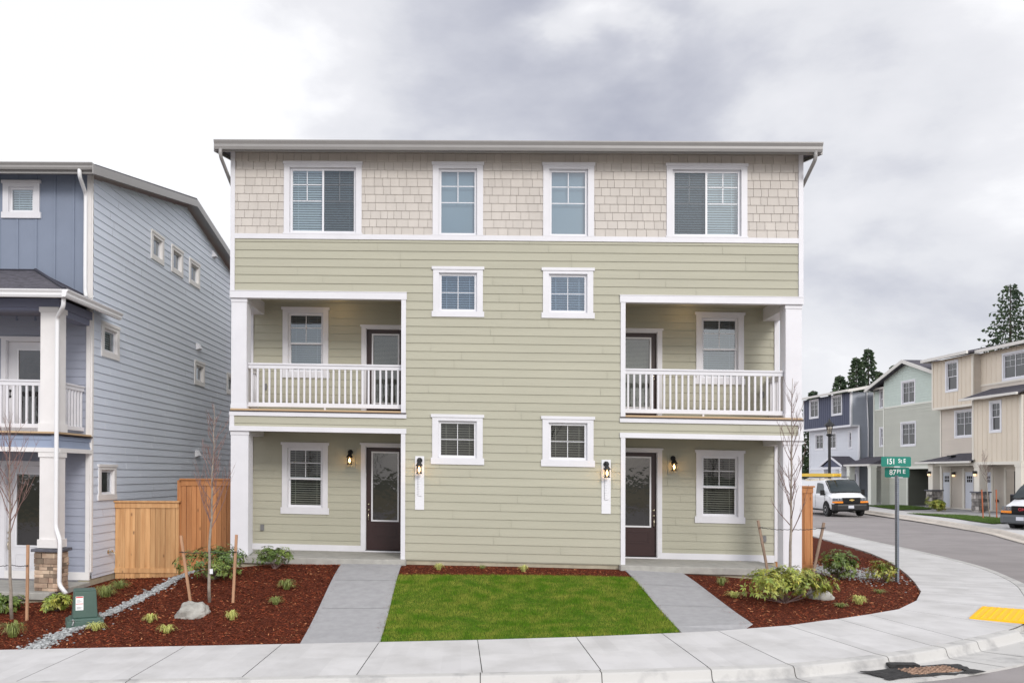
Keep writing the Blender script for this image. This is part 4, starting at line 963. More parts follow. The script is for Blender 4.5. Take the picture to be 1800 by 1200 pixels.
shrub('rhododendron',(8.15,.95),.34,.3,.55,55,LEAFY,'thin shrub with orange tinged leaves nearest the street sign',seed=4,L=.11,w=.034)
shrub('rhododendron',(-6.0,-1.35),.68,.48,.80,300,LEAFD,'round dark green shrub between the leaning stakes beside the left white column',seed=5,L=.085,w=.03,low=.05)
shrub('rhododendron',(-4.90,-.80),.44,.34,.55,150,LEAFD,'small green shrub below the left porch slab',seed=6,L=.08,w=.028)
shrub('rhododendron',(-8.60,-2.5),.28,.26,.42,75,LEAFY,'leafy green shrub at the foot of the stone column base',seed=7,L=.11,w=.045,droop=.75)
shrub('rhododendron',(-9.55,-2.45),.38,.28,.42,100,LEAFD,'dark green shrub at left edge behind the thin left sapling',seed=8,L=.11,w=.045,droop=.7)
def tuft(loc,R_,h,n,m,label,seed,group='ornamental grass tufts in the mulch'):
    r=random.Random(seed); x,y=loc; z=H(x,y); V=[];F=[]
    for _ in range(n):
        a=r.uniform(0,6.28); l=R_*r.uniform(.45,1.1); hh=1.5*h*r.uniform(.5,1.1); w=r.uniform(.003,.0055); bx,by=x+r.gauss(0,R_*.12),y+r.gauss(0,R_*.12); ca,sa=math.cos(a),math.sin(a); i=len(V)
        for t,ww in ((0,w),(.35,w),(.7,w*.8),(1,.0005)):
            px_=bx+ca*l*t; py_=by+sa*l*t; pz=z+hh*(1-(1-1.6*t)**2)*(.75) if t<.95 else z+hh*.35
            V.append((px_-sa*ww,py_+ca*ww,pz)); V.append((px_+sa*ww,py_-ca*ww,pz))
        for k in range(3): F.append((i+2*k,i+2*k+1,i+2*k+3,i+2*k+2))
    mb=MB(); mb.mesh(V,F); o=mb.build('grass_tuft',m,label=label,cat='ornamental grass',group=group,org=(x,y,z)); return o
TF=[((-8.53,-4.2),.24,.22,150,TUFTG,'large green tuft at the left photo edge beside the sidewalk'),((-8.15,-1.45),.30,.20,170,TUFTG,'wide green tuft between the utility box and the blue wall'),((-8.2,-.65),.26,.16,120,TUFTG,'green tuft under the blue wall nearest the front fence'),
((-7.2,-3.98),.22,.12,110,TUFT,'flat yellow tuft right in front of the utility box'),((-6.36,-3.72),.15,.13,100,TUFT,'yellow tuft left of the grey boulder'),((-5.86,-4.30),.17,.12,110,TUFT,'yellow tuft in front of the grey boulder, nearest the sidewalk'),((-4.93,-3.74),.14,.14,100,TUFT,'yellow tuft just right of the grey boulder below the straight stake'),
((-4.35,-3.0),.17,.12,100,TUFTG,'olive tuft midway down the left walk edge'),((-4.33,-2.2),.22,.16,130,TUFTG,'olive tuft beside the left walk below the porch shrub'),((-1.52,-.72),.13,.12,80,TUFT,'left of three tufts in the mulch strip under the siding'),((-.62,-.55),.12,.08,50,TUFTG,'sparse middle tuft in the mulch strip under the siding'),((.22,-.70),.13,.12,80,TUFT,'right of three tufts in the mulch strip under the siding'),
((4.1,-1.2),.16,.14,90,TUFTG,'thin green tuft under the right porch slab'),((4.05,-2.25),.20,.10,110,TUFT,'yellow tuft left of the large corner shrub'),((6.28,-2.35),.18,.14,130,TUFT,'bright yellow tuft alone in the right mulch bed'),((5.80,-2.72),.16,.07,70,TUFTG,'low dark tuft right in front of the corner boulder'),((7.3,-.85),.18,.08,60,TUFTG,'sparse brownish tuft before the sign post'),((8.3,1.0),.12,.1,60,TUFTG,'small green tuft at the foot of the sign post')]
for i,(l,R_,h,n,m_,lb) in enumerate(TF): tuft(l,R_,h,n,m_,lb,100+i)
# bare saplings
def sapling(loc,h,spread,seed,label,rad=.022,n=26,first=.30,z=None,twig=TWIG,group='staked bare saplings',wiggle=.035,lean=(0,0),bark=BARK):
    r=random.Random(seed); x,y=loc; z=(H(x,y) if z is None else z); base=Vector((x,y,z)); root=empty('bare_sapling',base,label,'tree',group)
    tp=[]; nseg=14; off=Vector((0,0,0))
    for i in range(nseg+1):
        t=i/nseg; tp.append(base+Vector((lean[0]*t,lean[1]*t,h*t))+off); off+=Vector((r.uniform(-1,1),r.uniform(-1,1),0))*wiggle*.5
    mb=MB(); mb.tube(tp,[rad*(1-.87*(i/nseg)) for i in range(nseg+1)],8); mb.build('trunk',bark,root,smooth=True)
    br=MB()
    def at(t): q=t*nseg; i=min(int(q),nseg-1); return tp[i].lerp(tp[i+1],q-i)
    def twigf(p,d,l,rd,dep):
        pts=[p]; k=5; q=p.copy(); dd=d.normalized()
        for i in range(k):
            dd=(dd+Vector((r.uniform(-.16,.16),r.uniform(-.16,.16),r.uniform(.02,.22)))).normalized(); q=q+dd*l/k; pts.append(q.copy())
        br.tube(pts,[rd*(1-.75*i/k) for i in range(k+1)],5,False)
        if dep>0:
            for _ in range(r.randint(2,4)):
                i=r.randint(1,k-1); a=r.uniform(0,6.28); s_=Vector((math.cos(a),math.sin(a),r.uniform(.3,1.2))); twigf(pts[i],(dd+s_*.7),l*r.uniform(.3,.55),rd*.5,dep-1)
    for i in range(n):
        t=first+(.95-first)*(i+r.random())/n; a=i*2.4+r.uniform(-.5,.5); el=r.uniform(.9,1.7)
        l=spread*(1.15-.85*(t-first)/(1-first))*r.uniform(.6,1.1)
        twigf(at(t),Vector((math.cos(a),math.sin(a),el)),l,rad*.36*(1.1-t*.7),2)
    br.build('branches',twig,root); return root
sapling((-9.20,-3.02),3.6,1.15,31,'bare sapling with reddish twigs at the far left by one stake',rad=.034,n=24,first=.42,twig=TWIGR,wiggle=.03)
sapling((-5.62,-2.79),3.62,.85,32,'bare sapling between two stakes in front of the wooden fence',rad=.032,n=28,first=.36,twig=TWIGR,lean=(.08,0))
sapling((5.37,-1.35),4.15,.95,33,'bare sapling before the right white column',rad=.033,n=26,first=.26,wiggle=.03)
# stakes and ties
def stake(b,t,label,m=STAKE,w=.045,group='wooden tree stakes'):
    b,t=Vector(b),Vector(t); d=(t-b).normalized(); a=Vector((0,-1,0)).cross(d).normalized()*w/2; c=d.cross(a).normalized()*w/2
    mb=MB(); V=[p+s1*a+s2*c for p in (b,t) for s1,s2 in ((-1,-1),(1,-1),(1,1),(-1,1))]; mb.mesh(V,[(0,3,2,1),(4,5,6,7),(0,1,5,4),(1,2,6,5),(2,3,7,6),(3,0,4,7)])
    return mb.build('tree_stake',m,label=label,cat='stake',group=group,bevel=.004,org=b)
def stp(x,y,d=0): return (x,y,H(x,y)+d)
stake((-8.86,-3.13,-.83),(-8.85,-3.13,.56),'straight orange stake beside the far left sapling')
stake(stp(-5.98,-2.76,-.02),(-6.17,-2.76,.72),'stake leaning left behind the grey boulder')
stake(stp(-5.16,-2.88,-.02),(-5.10,-2.88,.75),'stake right of the sapling below the left white column')
stake(stp(5.02,-1.35,-.02),(4.76,-1.35,.98),'grey stake leaning left in front of the right porch wall',STAKEG)
stake(stp(5.74,-1.35,-.02),(6.03,-1.35,.94),'grey stake leaning right in front of the cedar fence post',STAKEG)
def tie(a,b,c,label):
    mb=MB(); a,b,c=Vector(a),Vector(b),Vector(c); pts=[a,a.lerp(b,.5)-Vector((0,0,.02)),b,b.lerp(c,.5)-Vector((0,0,.02)),c]; 
    P_=[]; 
    for i in range(len(pts)-1):
        for k in range(8): q=pts[i].lerp(pts[i+1],k/8); P_.append(q+Vector((0,.004*math.sin(k*2.4),.006*math.cos(k*2.4))))
    P_.append(pts[-1]); mb.tube(P_,.007,5)
    for q in (a,c): mb.tube([q+Vector((-.03,-.03,0)),q+Vector((.03,-.03,.004))],.009,5)
    mb.build('tie_wire',DARK,label=label,cat='tie wire',group='wire ties holding the saplings')
tie((-9.7,-3.1,.18),(-9.2,-3.02,.18),(-8.84,-3.16,.19),'dark wire tie from the far left sapling to its stake')
tie((-6.14,-2.80,.42),(-5.60,-2.79,.42),(-5.11,-2.91,.44),'dark wire tie across the sapling in front of the cedar fence')
tie((4.80,-1.38,.84),(5.37,-1.36,.80),(6.01,-1.38,.84),'dark wire tie across the sapling before the right column')
tg=MB(); tg.box(WF,-5.60,-5.54,-2.86,-2.855,.03,.12); tg.build('plant_tag',WHITE2,label='white paper tag hanging on the sapling before the cedar fence',cat='plant tag')
# boulders
def rock(loc,sx,sy,sz,seed,label):
    r=random.Random(seed); x,y=loc; z=H(x,y); V=[];F=[]; n,m_=22,12
    from mathutils import noise
    for j in range(m_+1):
        ph=math.pi/2*j/m_
        for i in range(n):
            t=2*math.pi*i/n; v=Vector((math.cos(t)*math.cos(ph),math.sin(t)*math.cos(ph),math.sin(ph)))
            k=1+.22*noise.noise(v*1.6+Vector((seed,0,0)))+.10*noise.noise(v*4+Vector((0,seed,0)))
            c=abs(v.x)**2.6+abs(v.y)**2.6+abs(v.z)**2.6; k/=c**(1/2.6)
            V.append((x+v.x*sx*k,y+v.y*sy*k,z-.04+v.z*sz*k))
    for j in range(m_):
        for i in range(n): F.append((j*n+i,j*n+(i+1)%n,(j+1)*n+(i+1)%n,(j+1)*n+i))
    mb=MB(); mb.mesh(V,F); mb.build('boulder',STONE,label=label,cat='boulder',group='landscape boulders',org=(x,y,z))
rock((-5.71,-3.42),.28,.22,.26,5,'rounded grey boulder in the left mulch bed at the foot of the leaning stake')
rock((5.72,-1.90),.25,.20,.20,8,'pale boulder half hidden behind the big corner shrub')
# utility pedestal
bx=empty('utility_box',(-7.66,-3.42,H(-7.66,-3.42)),'dark green tapered utility pedestal with a white warning label by the pebble strip','utility box')
th=math.radians(28); BF=Fr((-7.66,-3.42,H(-7.66,-3.42)-.02),(math.cos(th),-math.sin(th)*-1,0),(math.sin(th),-math.cos(th),0))
mb=MB(); mb.box(BF,-.31,.31,-.31,.31,-.05,.10,taper=.03); mb.box(BF,-.27,.27,-.27,.27,.10,.14,taper=.1); mb.build('base',XBOX,bx,bevel=.012)
mb=MB(); mb.box(BF,-.205,.205,-.205,.205,.14,.60,taper=.12); mb.box(BF,-.185,.185,-.185,.185,.60,.625,taper=.06); mb.build('cover',XBOX,bx,bevel=.02)
mb=MB(); q=.188
def lab(a0,a1,z0,z1,o,m_):
    mb=MB(); 
    P_=[BF.P(a,b_,z) for a,z,b_ in ((a0,z0,o(z0)),(a1,z0,o(z0)),(a1,z1,o(z1)),(a0,z1,o(z1)))]; mb.face(P_); return mb
of=lambda z:.205-(z-.14)/.46*.0246+.003
l1=lab(-.155,-.03,.28,.52,of,0).build('warning_label',SIGNW,bx)
RED=mat('label_red',(.6,.03,.03),.5)
mb=MB()
for z0,z1 in ((.495,.515),(.385,.395)): mb.face([BF.P(a,of(z)+.002,z) for a,z in ((-.15,z0),(-.035,z0),(-.035,z1),(-.15,z1))])
mb.build('red_stripe',RED,l1)
mb=MB()
for i in range(9):
    z=.30+.009*i if i<5 else .41+.014*(i-5); mb.face([BF.P(a,of(zz)+.002,zz) for a,zz in ((-.14,z),(-.045-.02*(i%3),z),(-.045-.02*(i%3),z+.004),(-.14,z+.004))])
mb.build('fine_print',mat('print_grey',(.3,.3,.32),.6),l1)
mb=MB(); mb.lathe(BF.P(-.19,.31,.10),[(.022,0),(.022,.03),(.012,.05)],10,(0,-.6,.8)); mb.tube([BF.P(-.19,.31,.09),BF.P(-.21,.36,.05)],.016,6); mb.build('lock',mat('zinc',(.6,.6,.6),.3,metal=1),bx)
# fences
def fence(name,F,a0,a1,off,zb,zt,label,m=CEDAR,bw=.118,postL=None,postR=None,seed=1,backside=False,capo=.05,battenbottom=True):
    root=empty(name,F.P(a0,off,zb(a0)),label,'fence','cedar privacy fences'); r=random.Random(seed)
    mb=MB(); x=a0
    while x<a1-.01:
        w=min(bw,a1-x); o=r.uniform(0,.012); mb.box(F,x+.004,x+w-.004,off-.02,off+o,zb(x)+r.uniform(0,.01),zt-.03); x+=w
    mb.build('board_panel',m,root)
    zm_=zb((a0+a1)/2)
    for q0,q1 in ((zt-.155,zt-.025),(zm_+.16,zm_+.27)): mb=MB(); mb.box(F,a0,a1,off+.008,off+.03,q0,q1); mb.build('fence_rail',m,root)
    mb=MB(); mb.box(F,a0-.03,a1+.03,off-.06,off+capo+.02,zt-.025,zt+.012); mb.build('fence_cap',m,root)
    for p in (postL,postR):
        if p is not None: mb=MB(); mb.box(F,p-.05,p+.05,off-.13,off-.022,zb(p)-.1,zt+.0-.03); mb.build('fence_post',m,root)
    return root
F0=Fr((0,0,0),(1,0,0),(0,-1,0),0)
fence('cedar_fence',F0,-9.14,-7.64,-1.25,lambda x:-.60,1.215,'light new cedar fence between the blue house and the taller fence',CEDAR,postR=-7.70,seed=1)
fence('cedar_fence',F0,-7.60,-6.08,-1.30,lambda x:-.50,1.735,'taller reddish cedar fence meeting the left white column',CEDARR,postL=-7.66,seed=2)
fp=MB(); fp.box(F0,-7.73,-7.62,-1.62,-1.50,-.6,1.72); fp.build('fence_post',mat('cedar_shade_red',(.24,.075,.035),.8,var=.2,vs=4),label='post with shade painted in as dark red at the step between the two cedar fences',cat='fence post')  # post behind the fence step; its shade is put into the darker colour
fence('cedar_fence',F0,6.12,7.02,-1.9,lambda x:-.48,1.60,'narrow reddish cedar fence right of the right white column',CEDARR,bw=.14,postR=6.97,seed=3,capo=.04)
# street sign
sg=empty('street_sign',(8.53,1.03,H(8.53,1.03)),'perforated steel post with two green street name blades','street sign')
zs=H(8.53,1.03); PF=Fr((8.53,1.03,0),(math.cos(.5),math.sin(.5),0),(math.sin(.5),-math.cos(.5),0))
mb=MB(); mb.box(PF,-.03,.03,-.03,.03,zs-.05,1.86)
mb.cur=1
for i in range(58):
    z=zs+.04+i*.04
    mb.face([PF.P(-.008,.0308,z),PF.P(.008,.0308,z),PF.P(.008,.0308,z+.016),PF.P(-.008,.0308,z+.016)]); mb.face([PF.P(-.0308,.008,z),PF.P(-.0308,-.008,z),PF.P(-.0308,-.008,z+.016),PF.P(-.0308,.008,z+.016)])
mb.build('post',[GALV,DARK],sg)
def text_mesh(txt,size,F,a,off,z,m,par,name,xs=1.0,depth=.001):
    c=bpy.data.curves.new('txt','FONT'); c.body=txt; c.size=size; c.extrude=depth; c.offset=size*.012; c.align_x='CENTER'; c.align_y='CENTER'
    o=bpy.data.objects.new('txt',c); sc.collection.objects.link(o); dg=bpy.context.evaluated_depsgraph_get(); me=o.evaluated_get(dg).to_mesh()
    V=[F.P(a+v.co.x*xs,off+v.co.z,z+v.co.y) for v in me.vertices]; Fc=[tuple(p.vertices) for p in me.polygons]
    mb=MB(); mb.mesh(V,Fc); bpy.data.objects.remove(o); bpy.data.curves.remove(c)
    return mb.build(name,m,par)
def blade(F,w,z0,z1,cx,label):
    a0,a1=cx-w/2,cx+w/2; r=.03; h=[]
    for (x,z,t0) in ((a1-r,z0+r,-90),(a1-r,z1-r,0),(a0+r,z1-r,90),(a0+r,z0+r,180)):
        for k in range(5): t=math.radians(t0+22.5*k); h.append((x+r*math.cos(t),z+r*math.sin(t)))
    mb=MB(); mb.plate(F,h,-.003,.003); return mb.build('name_blade',SIGNG,sg,label=label)
F1=Fr((8.53,1.03,0),(math.cos(.12),math.sin(.12),0),(math.sin(.12),-math.cos(.12),0))
F2s=Fr((8.53,1.03,0),(math.cos(-.68),math.sin(-.68),0),(math.sin(-.68),-math.cos(-.68),0))
b1=blade(F1,.69,2.055,2.275,-.02,'upper green blade reading 151 St E')
text_mesh('151',.175,F1,-.145,.004,2.163,SIGNW,b1,'lettering',xs=.80); text_mesh('St E',.13,F1,.115,.004,2.178,SIGNW,b1,'lettering',xs=.85)
mb=MB(); mb.box(F1,-.36,.33,-.003,.003,2.05,2.055)
b2=blade(F2s,.50,1.815,2.035,.0,'lower green blade reading 87 Pl E')
text_mesh('87',.165,F2s,-.085,.004,1.925,SIGNW,b2,'lettering',xs=.85); text_mesh('Pl E',.125,F2s,.085,.004,1.942,SIGNW,b2,'lettering',xs=.95)
mb=MB(); mb.box(F1,-.07,.07,-.012,.012,2.035,2.062); mb.box(F2s,-.12,.12,-.012,.012,1.80,1.83); mb.build('blade_bracket',mat('bracket_alu',(.55,.55,.56),.4,metal=.5),sg)
# ================================================================ FAR SIDE OF THE STREET
FA=Fr((28.4,34.4,0),(-.0872,.9962,0),(-.9962,-.0872,0),0)
# ground there
FC=[(30,-6),(22,-2.5),(19.2,2.5),(18.6,8),(18.9,12),(19.75,15.1),(20.68,18.1),(21.35,22.2),(21.95,26.3),(22.5,32),(23.1,37),(24.0,45),(24.8,70)]
FC2=[]
for i in range(len(FC)-1):
    for k in range(8): FC2.append(cat(FC,i+k/8))
FC2.append(FC[-1]); fn_=norms(FC2,-1)   # towards the street
fl=MB(); mbV=[]
for i in range(len(FC2)-1):
    (x0,y0),(x1,y1)=FC2[i],FC2[i+1]; 
    pts=[]
    for d in (0,1.4,1.42,4,9,16,50):
        a=(x0-fn_[i][0]*d,y0-fn_[i][1]*d); b=(x1-fn_[i+1][0]*d,y1-fn_[i+1][1]*d); pts.append((a,b))
    for (a,b),(c,e) in zip(pts[1:],pts[2:]): fl.face([(*a,G0(*a)-.0),(*b,G0(*b)),(*e,G0(*e)),(*c,G0(*c))])
    mbV.append(pts[0]+pts[1])
fl.build('driveways',mat('driveway_concrete',(.33,.325,.325),.85,var=.10,vs=.9,bump=.1,bs=60),kind='structure')
fs=MB()
for (a,b,c,e) in mbV: fs.face([(*a,G0(*a)+.004),(*b,G0(*b)+.004),(*e,G0(*e)+.012),(*c,G0(*c)+.012)])
fs.build('far_sidewalk',CONC,kind='structure')
fc=MB()
for i in range(len(FC2)-1):
    A=[];B=[]
    for (j,L) in ((i,A),(i+1,B)):
        for o,dz in ((0,.004),(.10,0),(.15,-.03),(.20,-.12),(.22,-.125),(.55,-.13),(.56,-.16)):
            x,y=FC2[j]; L.append((x+fn_[j][0]*o,y+fn_[j][1]*o,G0(x,y)+dz))
    for k in range(6): fc.face([A[k],B[k],B[k+1],A[k+1]])
fc.build('far_curb',mat('far_curb_concrete',(.56,.51,.45),.8,var=.1,vs=1.5),kind='structure')
def lawnpatch(P_,seed,label):
    mb=MB(); xs=[p[0] for p in P_]; ys=[p[1] for p in P_]; st=.35
    mb.face([(x,y,G0(x,y)+.05) for x,y in P_]); o=mb.build('far_lawn',GRASSG,kind='structure')
    r=random.Random(seed); V=[];F=[]
    while len(F)<9000:
        x=r.uniform(min(xs),max(xs)); y=r.uniform(min(ys),max(ys))
        if not inpoly(x,y,P_): continue
        z=G0(x,y)+.04; a=r.uniform(0,6.28); i=len(V); h=r.uniform(.03,.075); V+=[(x-math.cos(a)*.012,y-math.sin(a)*.012,z),(x+math.cos(a)*.012,y+math.sin(a)*.012,z),(x+r.uniform(-.03,.03),y+r.uniform(-.03,.03),z+h)]; F.append((i,i+1,i+2))
    mb=MB(); mb.mesh(V,F); mb.build('grass',mat('far_grass_blade',(.085,.15,.022),.6,island=.4),kind='stuff',label=label,cat='grass')
lawnpatch([(22.9,30.9),(23.0,28.3),(22.9,26.0),(22.4,23.2),(22.2,21.4),(24.3,22.4),(24.9,25.5),(24.6,28.4)],1,'bright green lawn strip between the far sidewalk and the beige house')
lawnpatch([(25.0,41),(24.7,37.5),(24.4,34.8),(26.5,35.2),(27.3,38),(27.2,41)],2,'green lawn strip beside the white van')
# houses
BEI=mat('tan_batten_panel',(.68,.60,.49),.6,var=.03,vs=.8); BEIL=mat('tan_lap_siding',(.58,.52,.45),.6,var=.03,vs=.8,island=.02); CREAM=mat('cream_trim',(.72,.68,.60),.5)
MINT=mat('mint_shingle',(.55,.63,.575),.7,island=.03); GRNL=mat('grey_green_siding',(.47,.48,.42),.6,var=.03,vs=.8,island=.02)
NAVY=mat('navy_batten_panel',(.075,.085,.135),.55,var=.04); GREYL=mat('light_grey_siding',(.64,.66,.70),.6,var=.03,vs=.8,island=.02); GREYB=mat('blue_grey_siding',(.40,.43,.49),.6,var=.03,vs=.8,island=.02)
FG=glassmat('far_window_glass',(.35,.37,.38),base=.0,gl=.18); 
FE=.2
def fwin(par,F,off,s0,s1,z0,z1,style,m=None,trim=.12): 
    return window(par,F,off,s0,s1,z0,z1,style,trim=trim,cap=False,glass=FG,trimmat=m or WHITE2,detail=False,deep=.3)
def colm(F,s0,s1,b0,b1,zb,zt,stone,par,m=CREAM):
    mb=MB(); mb.box(F,s0,s1,b0,b1,zb,zt); mb.box(F,s0-.03,s1+.03,b0-.03,b1+.03,zt-.12,zt-.002); o=mb.build('porch_column',m,par)
    if stone:
        mb=MB(); r=random.Random(int(s0*10)); z=-.30
        while z<stone-.02:
            h=min(r.uniform(.12,.24),stone-z)
            x=s0-.09
            while x<s1+.08:
                w=min(r.uniform(.2,.42),s1+.09-x); mb.box(F,x+.008,x+w-.008,b1-.05,b1+.09+r.uniform(0,.035),z+.008,z+h-.008); x+=w
            y=b0-.09
            while y<b1+.08:
                w=min(r.uniform(.2,.42),b1+.09-y)
                mb.box(F,s0-.09-r.uniform(0,.035),s0+.05,y+.008,y+w-.008,z+.008,z+h-.008); y+=w
            z+=h
        mb.cur=1; mb.box(F,s0-.08,s1+.08,b0-.08,b1+.08,-.35,stone-.01)
        mb.build('stone_base',[mat('grey_ledge_stone',(.17,.155,.145),.9,col2=(.42,.39,.36),vs=4,island=.6,bump=.5,bs=10),MATS['mortar']],o)
        mb=MB(); mb.box(F,s0-.16,s1+.16,b0-.16,b1+.16,stone,stone+.07); mb.build('stone_cap',MATS['slate_cap'],o)
# --- beige house
hb=empty('beige_house',FA.P(-2,-4,-.3),'tan and cream three storey townhouse with stone based columns at right','house')
SA=Fr(FA.P(0,0,0),FA.n,-FA.u,0)   # faces looking at the camera (towards -u): a runs along n
def cam_wall(s): return Fr(FA.P(s,0,0),FA.n,-FA.u,0)
mb=MB(); whA=[(.60,1.62,7.05,8.72)]; flat(mb,FA,.5,-.83,3.05,6.08,9.0,whA); battens(mb,FA,.5,[-.6+.40*i for i in range(10)],6.08,9.0,[(.45,1.77,6.9,8.85)])
whB=[(-4.6,-2.8,7.28,8.62)]; flat(mb,FA,0,-9,-.83,7.12,9.0,whB); battens(mb,FA,0,[-1.3-.42*i for i in range(18)],7.12,9.0,[(-4.75,-2.65,7.1,8.8)])
whC=[(-4.50,-3.75,4.32,5.85)]; flat(mb,FA,1.4,-6.11,-2.24,2.6,6.12,whC); battens(mb,FA,1.4,[-2.6-.40*i for i in range(9)],2.6,6.12,[(-4.65,-3.6,4.15,6.0)])
mb.build('batten_wall',BEI,hb)
dh=[(2.07,2.84,-.3,2.05),(-.15,.66,-.3,2.12),(-1.75,-1.18,-.3,2.12),(-3.9,-3.0,-.3,2.2)]; mb=MB()
wD=[(-.02,1.50,4.24,5.72)]
siding(mb,FA,0,-2.3,3.0,2.4,6.1,wD,e=FE,joints=False); siding(mb,FA,0,-9,3.0,-.3,2.45,dh,e=FE,joints=False); siding(mb,FA,0,-9,-.83,6.1,7.12,(),e=FE,joints=False)
siding(mb,cam_wall(-.83),0,0,.5,6.08,9.0,(),e=FE,joints=False); siding(mb,cam_wall(-6.11),0,0,1.4,2.6,6.12,(),e=FE,joints=False); siding(mb,cam_wall(-9),0,-9,0,-.3,9.0,(),e=FE,joints=False)
siding(mb,Fr(FA.P(3.0,0,0),FA.n,FA.u,0),0,-9,0,-.3,9.0,(),e=FE,joints=False); siding(mb,Fr(FA.P(3.05,0,0),FA.n,FA.u,0),0,-2,.5,6.08,9.0,(),e=FE,joints=False)
mb.build('lap_wall',BEIL,hb)
T=MB(); T.box(FA,-.86,3.08,-.02,.535,5.94,6.08); T.box(FA,-9,-.85,0,.035,7.06,7.16); T.box(FA,-6.14,-2.21,1.2,1.44,2.45,2.62)
for s_,o,z0,z1 in ((3.05,.5,6.08,9),(-.83,.5,6.08,9),(3.0,0,-.3,6),(-2.24,1.4,2.6,6.12),(-6.11,1.4,2.6,6.12)): T.box(FA,s_-.07,s_+.07,o-.05,o+.035,z0,z1)
for a,b in ((1.95,2.07),(2.84,2.96),(.66,.85),(-1.90,-1.75),(-3.0,-2.85)): T.box(FA,a,b,0,.04,-.3,2.3)
T.box(FA,-9,3.0,0,.035,-.3,-.12); T.box(FA,-2.4,2.2,1.1,1.3,2.42,2.60)
T.build('trim_boards',CREAM,hb)
fwin(hb,FA,.5,.60,1.62,7.05,8.72,'hung'); fwin(hb,FA,0,-4.6,-2.8,7.28,8.62,'slider'); fwin(hb,FA,1.4,-4.50,-3.75,4.32,5.85,'hung'); fwin(hb,FA,0,-.02,1.50,4.24,5.72,'slider')
for a,b in ((2.07,2.84),(-.15,.66),(-1.75,-1.18)):
    d=MB(); d.box(FA,a,b,-.08,-.03,-.28,2.06); D=d.build('door',mat('pale_door',(.62,.64,.70),.4),hb)
    d=MB(); 
    for k in range(3):
        w=(b-a-.3)/3
        for q in range(2): d.box(FA,a+.15+k*w+.02,a+.15+(k+1)*w-.02,-.03,-.022,1.45+q*.2,1.62+q*.2)
    d.build('door_pane',mat('dark_pane',(.03,.03,.035),.15),D)
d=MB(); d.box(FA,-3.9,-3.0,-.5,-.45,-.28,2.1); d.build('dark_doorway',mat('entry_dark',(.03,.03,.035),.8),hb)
rf=MB(); 
rf.prism(FA,[(.95,9.0),(.95,9.14),(-6,10.5),(-12,9.2),(-12,9.0),(-6,10.3)],-1.1,3.45); rf.prism(FA,[(.45,9.0),(.45,9.14),(-6,10.4),(-12,9.2),(-12,9.0),(-6,10.2)],-9.4,-1.1)
rf.prism(FA,[(1.85,6.14),(1.85,6.22),(-.0,6.85),(0,6.77)],-6.5,-1.75)
rr_=rf.build('roof',SHNG,hb)
T=MB(); T.box(FA,-1.1,3.447,.953,1.07,8.97,9.145); T.box(FA,-9.4,-1.1,.453,.57,8.97,9.145); T.box(FA,-6.5,-1.755,1.853,1.97,6.10,6.225); T.box(FA,3.45,3.48,-6,.95,8.97,9.1); T.prism(FA,[(1.86,6.10),(1.86,6.228),(0,6.86),(0,6.73)],-1.747,-1.70); T.build('fascia',mat('pale_fascia',(.68,.66,.62),.5),rr_)
pr_=MB(); P=FA.P; pr_.face([P(2.9,1.65,2.68),P(-2.4,1.65,2.68),P(-2.4,0,3.2),P(1.1,0,3.2)]); pr_.face([P(2.9,1.65,2.68),P(2.9,0,2.68),P(1.1,0,3.2)]); pr_.face([P(2.9,1.65,2.6),P(-2.4,1.65,2.6),P(-2.4,0,2.6),P(2.9,0,2.6)]); q=pr_.build('porch_roof',SHNG,hb)
T=MB(); T.box(FA,-2.4,2.95,1.65,1.75,2.57,2.68); T.box(FA,2.9,2.95,0,1.65,2.57,2.68); T.build('fascia',MATS['pale_fascia'],q)
v=MB(); v.box(FA,.35,.75,.75,1.05,2.96,3.06); v.build('roof_vent',DARK,q)
colm(FA,1.62,2.07,.95,1.4,.9,2.55,.9,hb); colm(FA,-2.75,-2.3,.95,1.4,.88,2.45,.88,hb); colm(FA,-6.1,-5.65,.95,1.4,.8,2.45,.8,hb)
def farlamp(par,F,s,o,z):
    mb=MB(); mb.box(F,s-.06,s+.06,o,o+.2,z,z+.16); l=mb.build('wall_lantern',DARK,par); b=MB(); b.box(F,s-.05,s+.05,o+.06,o+.16,z-.12,z); b.build('bulb',mat('far_bulb',(1,.7,.4),.5,emit=1.3),l)
farlamp(hb,FA,1.85,1.4,1.95); farlamp(hb,FA,-2.5,1.4,1.95); farlamp(hb,FA,1.6,0,1.9)
mb=MB(); mb.box(FA,-2.35,-2.2,0,.1,.35,.5); mb.build('hose_bib',DARK,hb)
# --- green house
hg=empty('green_house',FA.P(6.5,-4,-.3),'grey green and mint gabled three storey townhouse in the middle','house')
gw=[(5.86,7.28,6.72,8.12),(5.80,7.36,3.90,5.34)]; gl=[(10.6,10.95,6.75,7.95),(10.6,10.95,3.98,5.22)]
gt=lambda s:8.05+1.42*(1-abs(s-6.55)/4.6)
mb=MB(); siding(mb,FA,.0,2.9,9.58,6.58,9.5,[],e=.18,joints=False,top=gt) if False else None
n_=40
for i in range(n_):
    a=2.9+(9.58-2.9)*i/n_; b=2.9+(9.58-2.9)*(i+1)/n_
    for k in range(17):
        z0=6.58+.18*k; z1=z0+.18; zt=min(gt(a),gt(b)); 
        if z0>zt: break
        z1=min(z1,zt); 
        if any(a<h[1] and b>h[0] and z0<h[3] and z1>h[2] for h in gw): 
            continue
        mb.mesh([FA.P(a+.004,.03,z0),FA.P(b-.004,.03,z0),FA.P(b-.004,.012,z1),FA.P(a+.004,.012,z1),FA.P(a,0,z0),FA.P(b,0,z0)],[(0,1,2,3),(4,5,1,0)])
cs=[2.9+(9.58-2.9)*i/n_ for i in range(n_+1)]
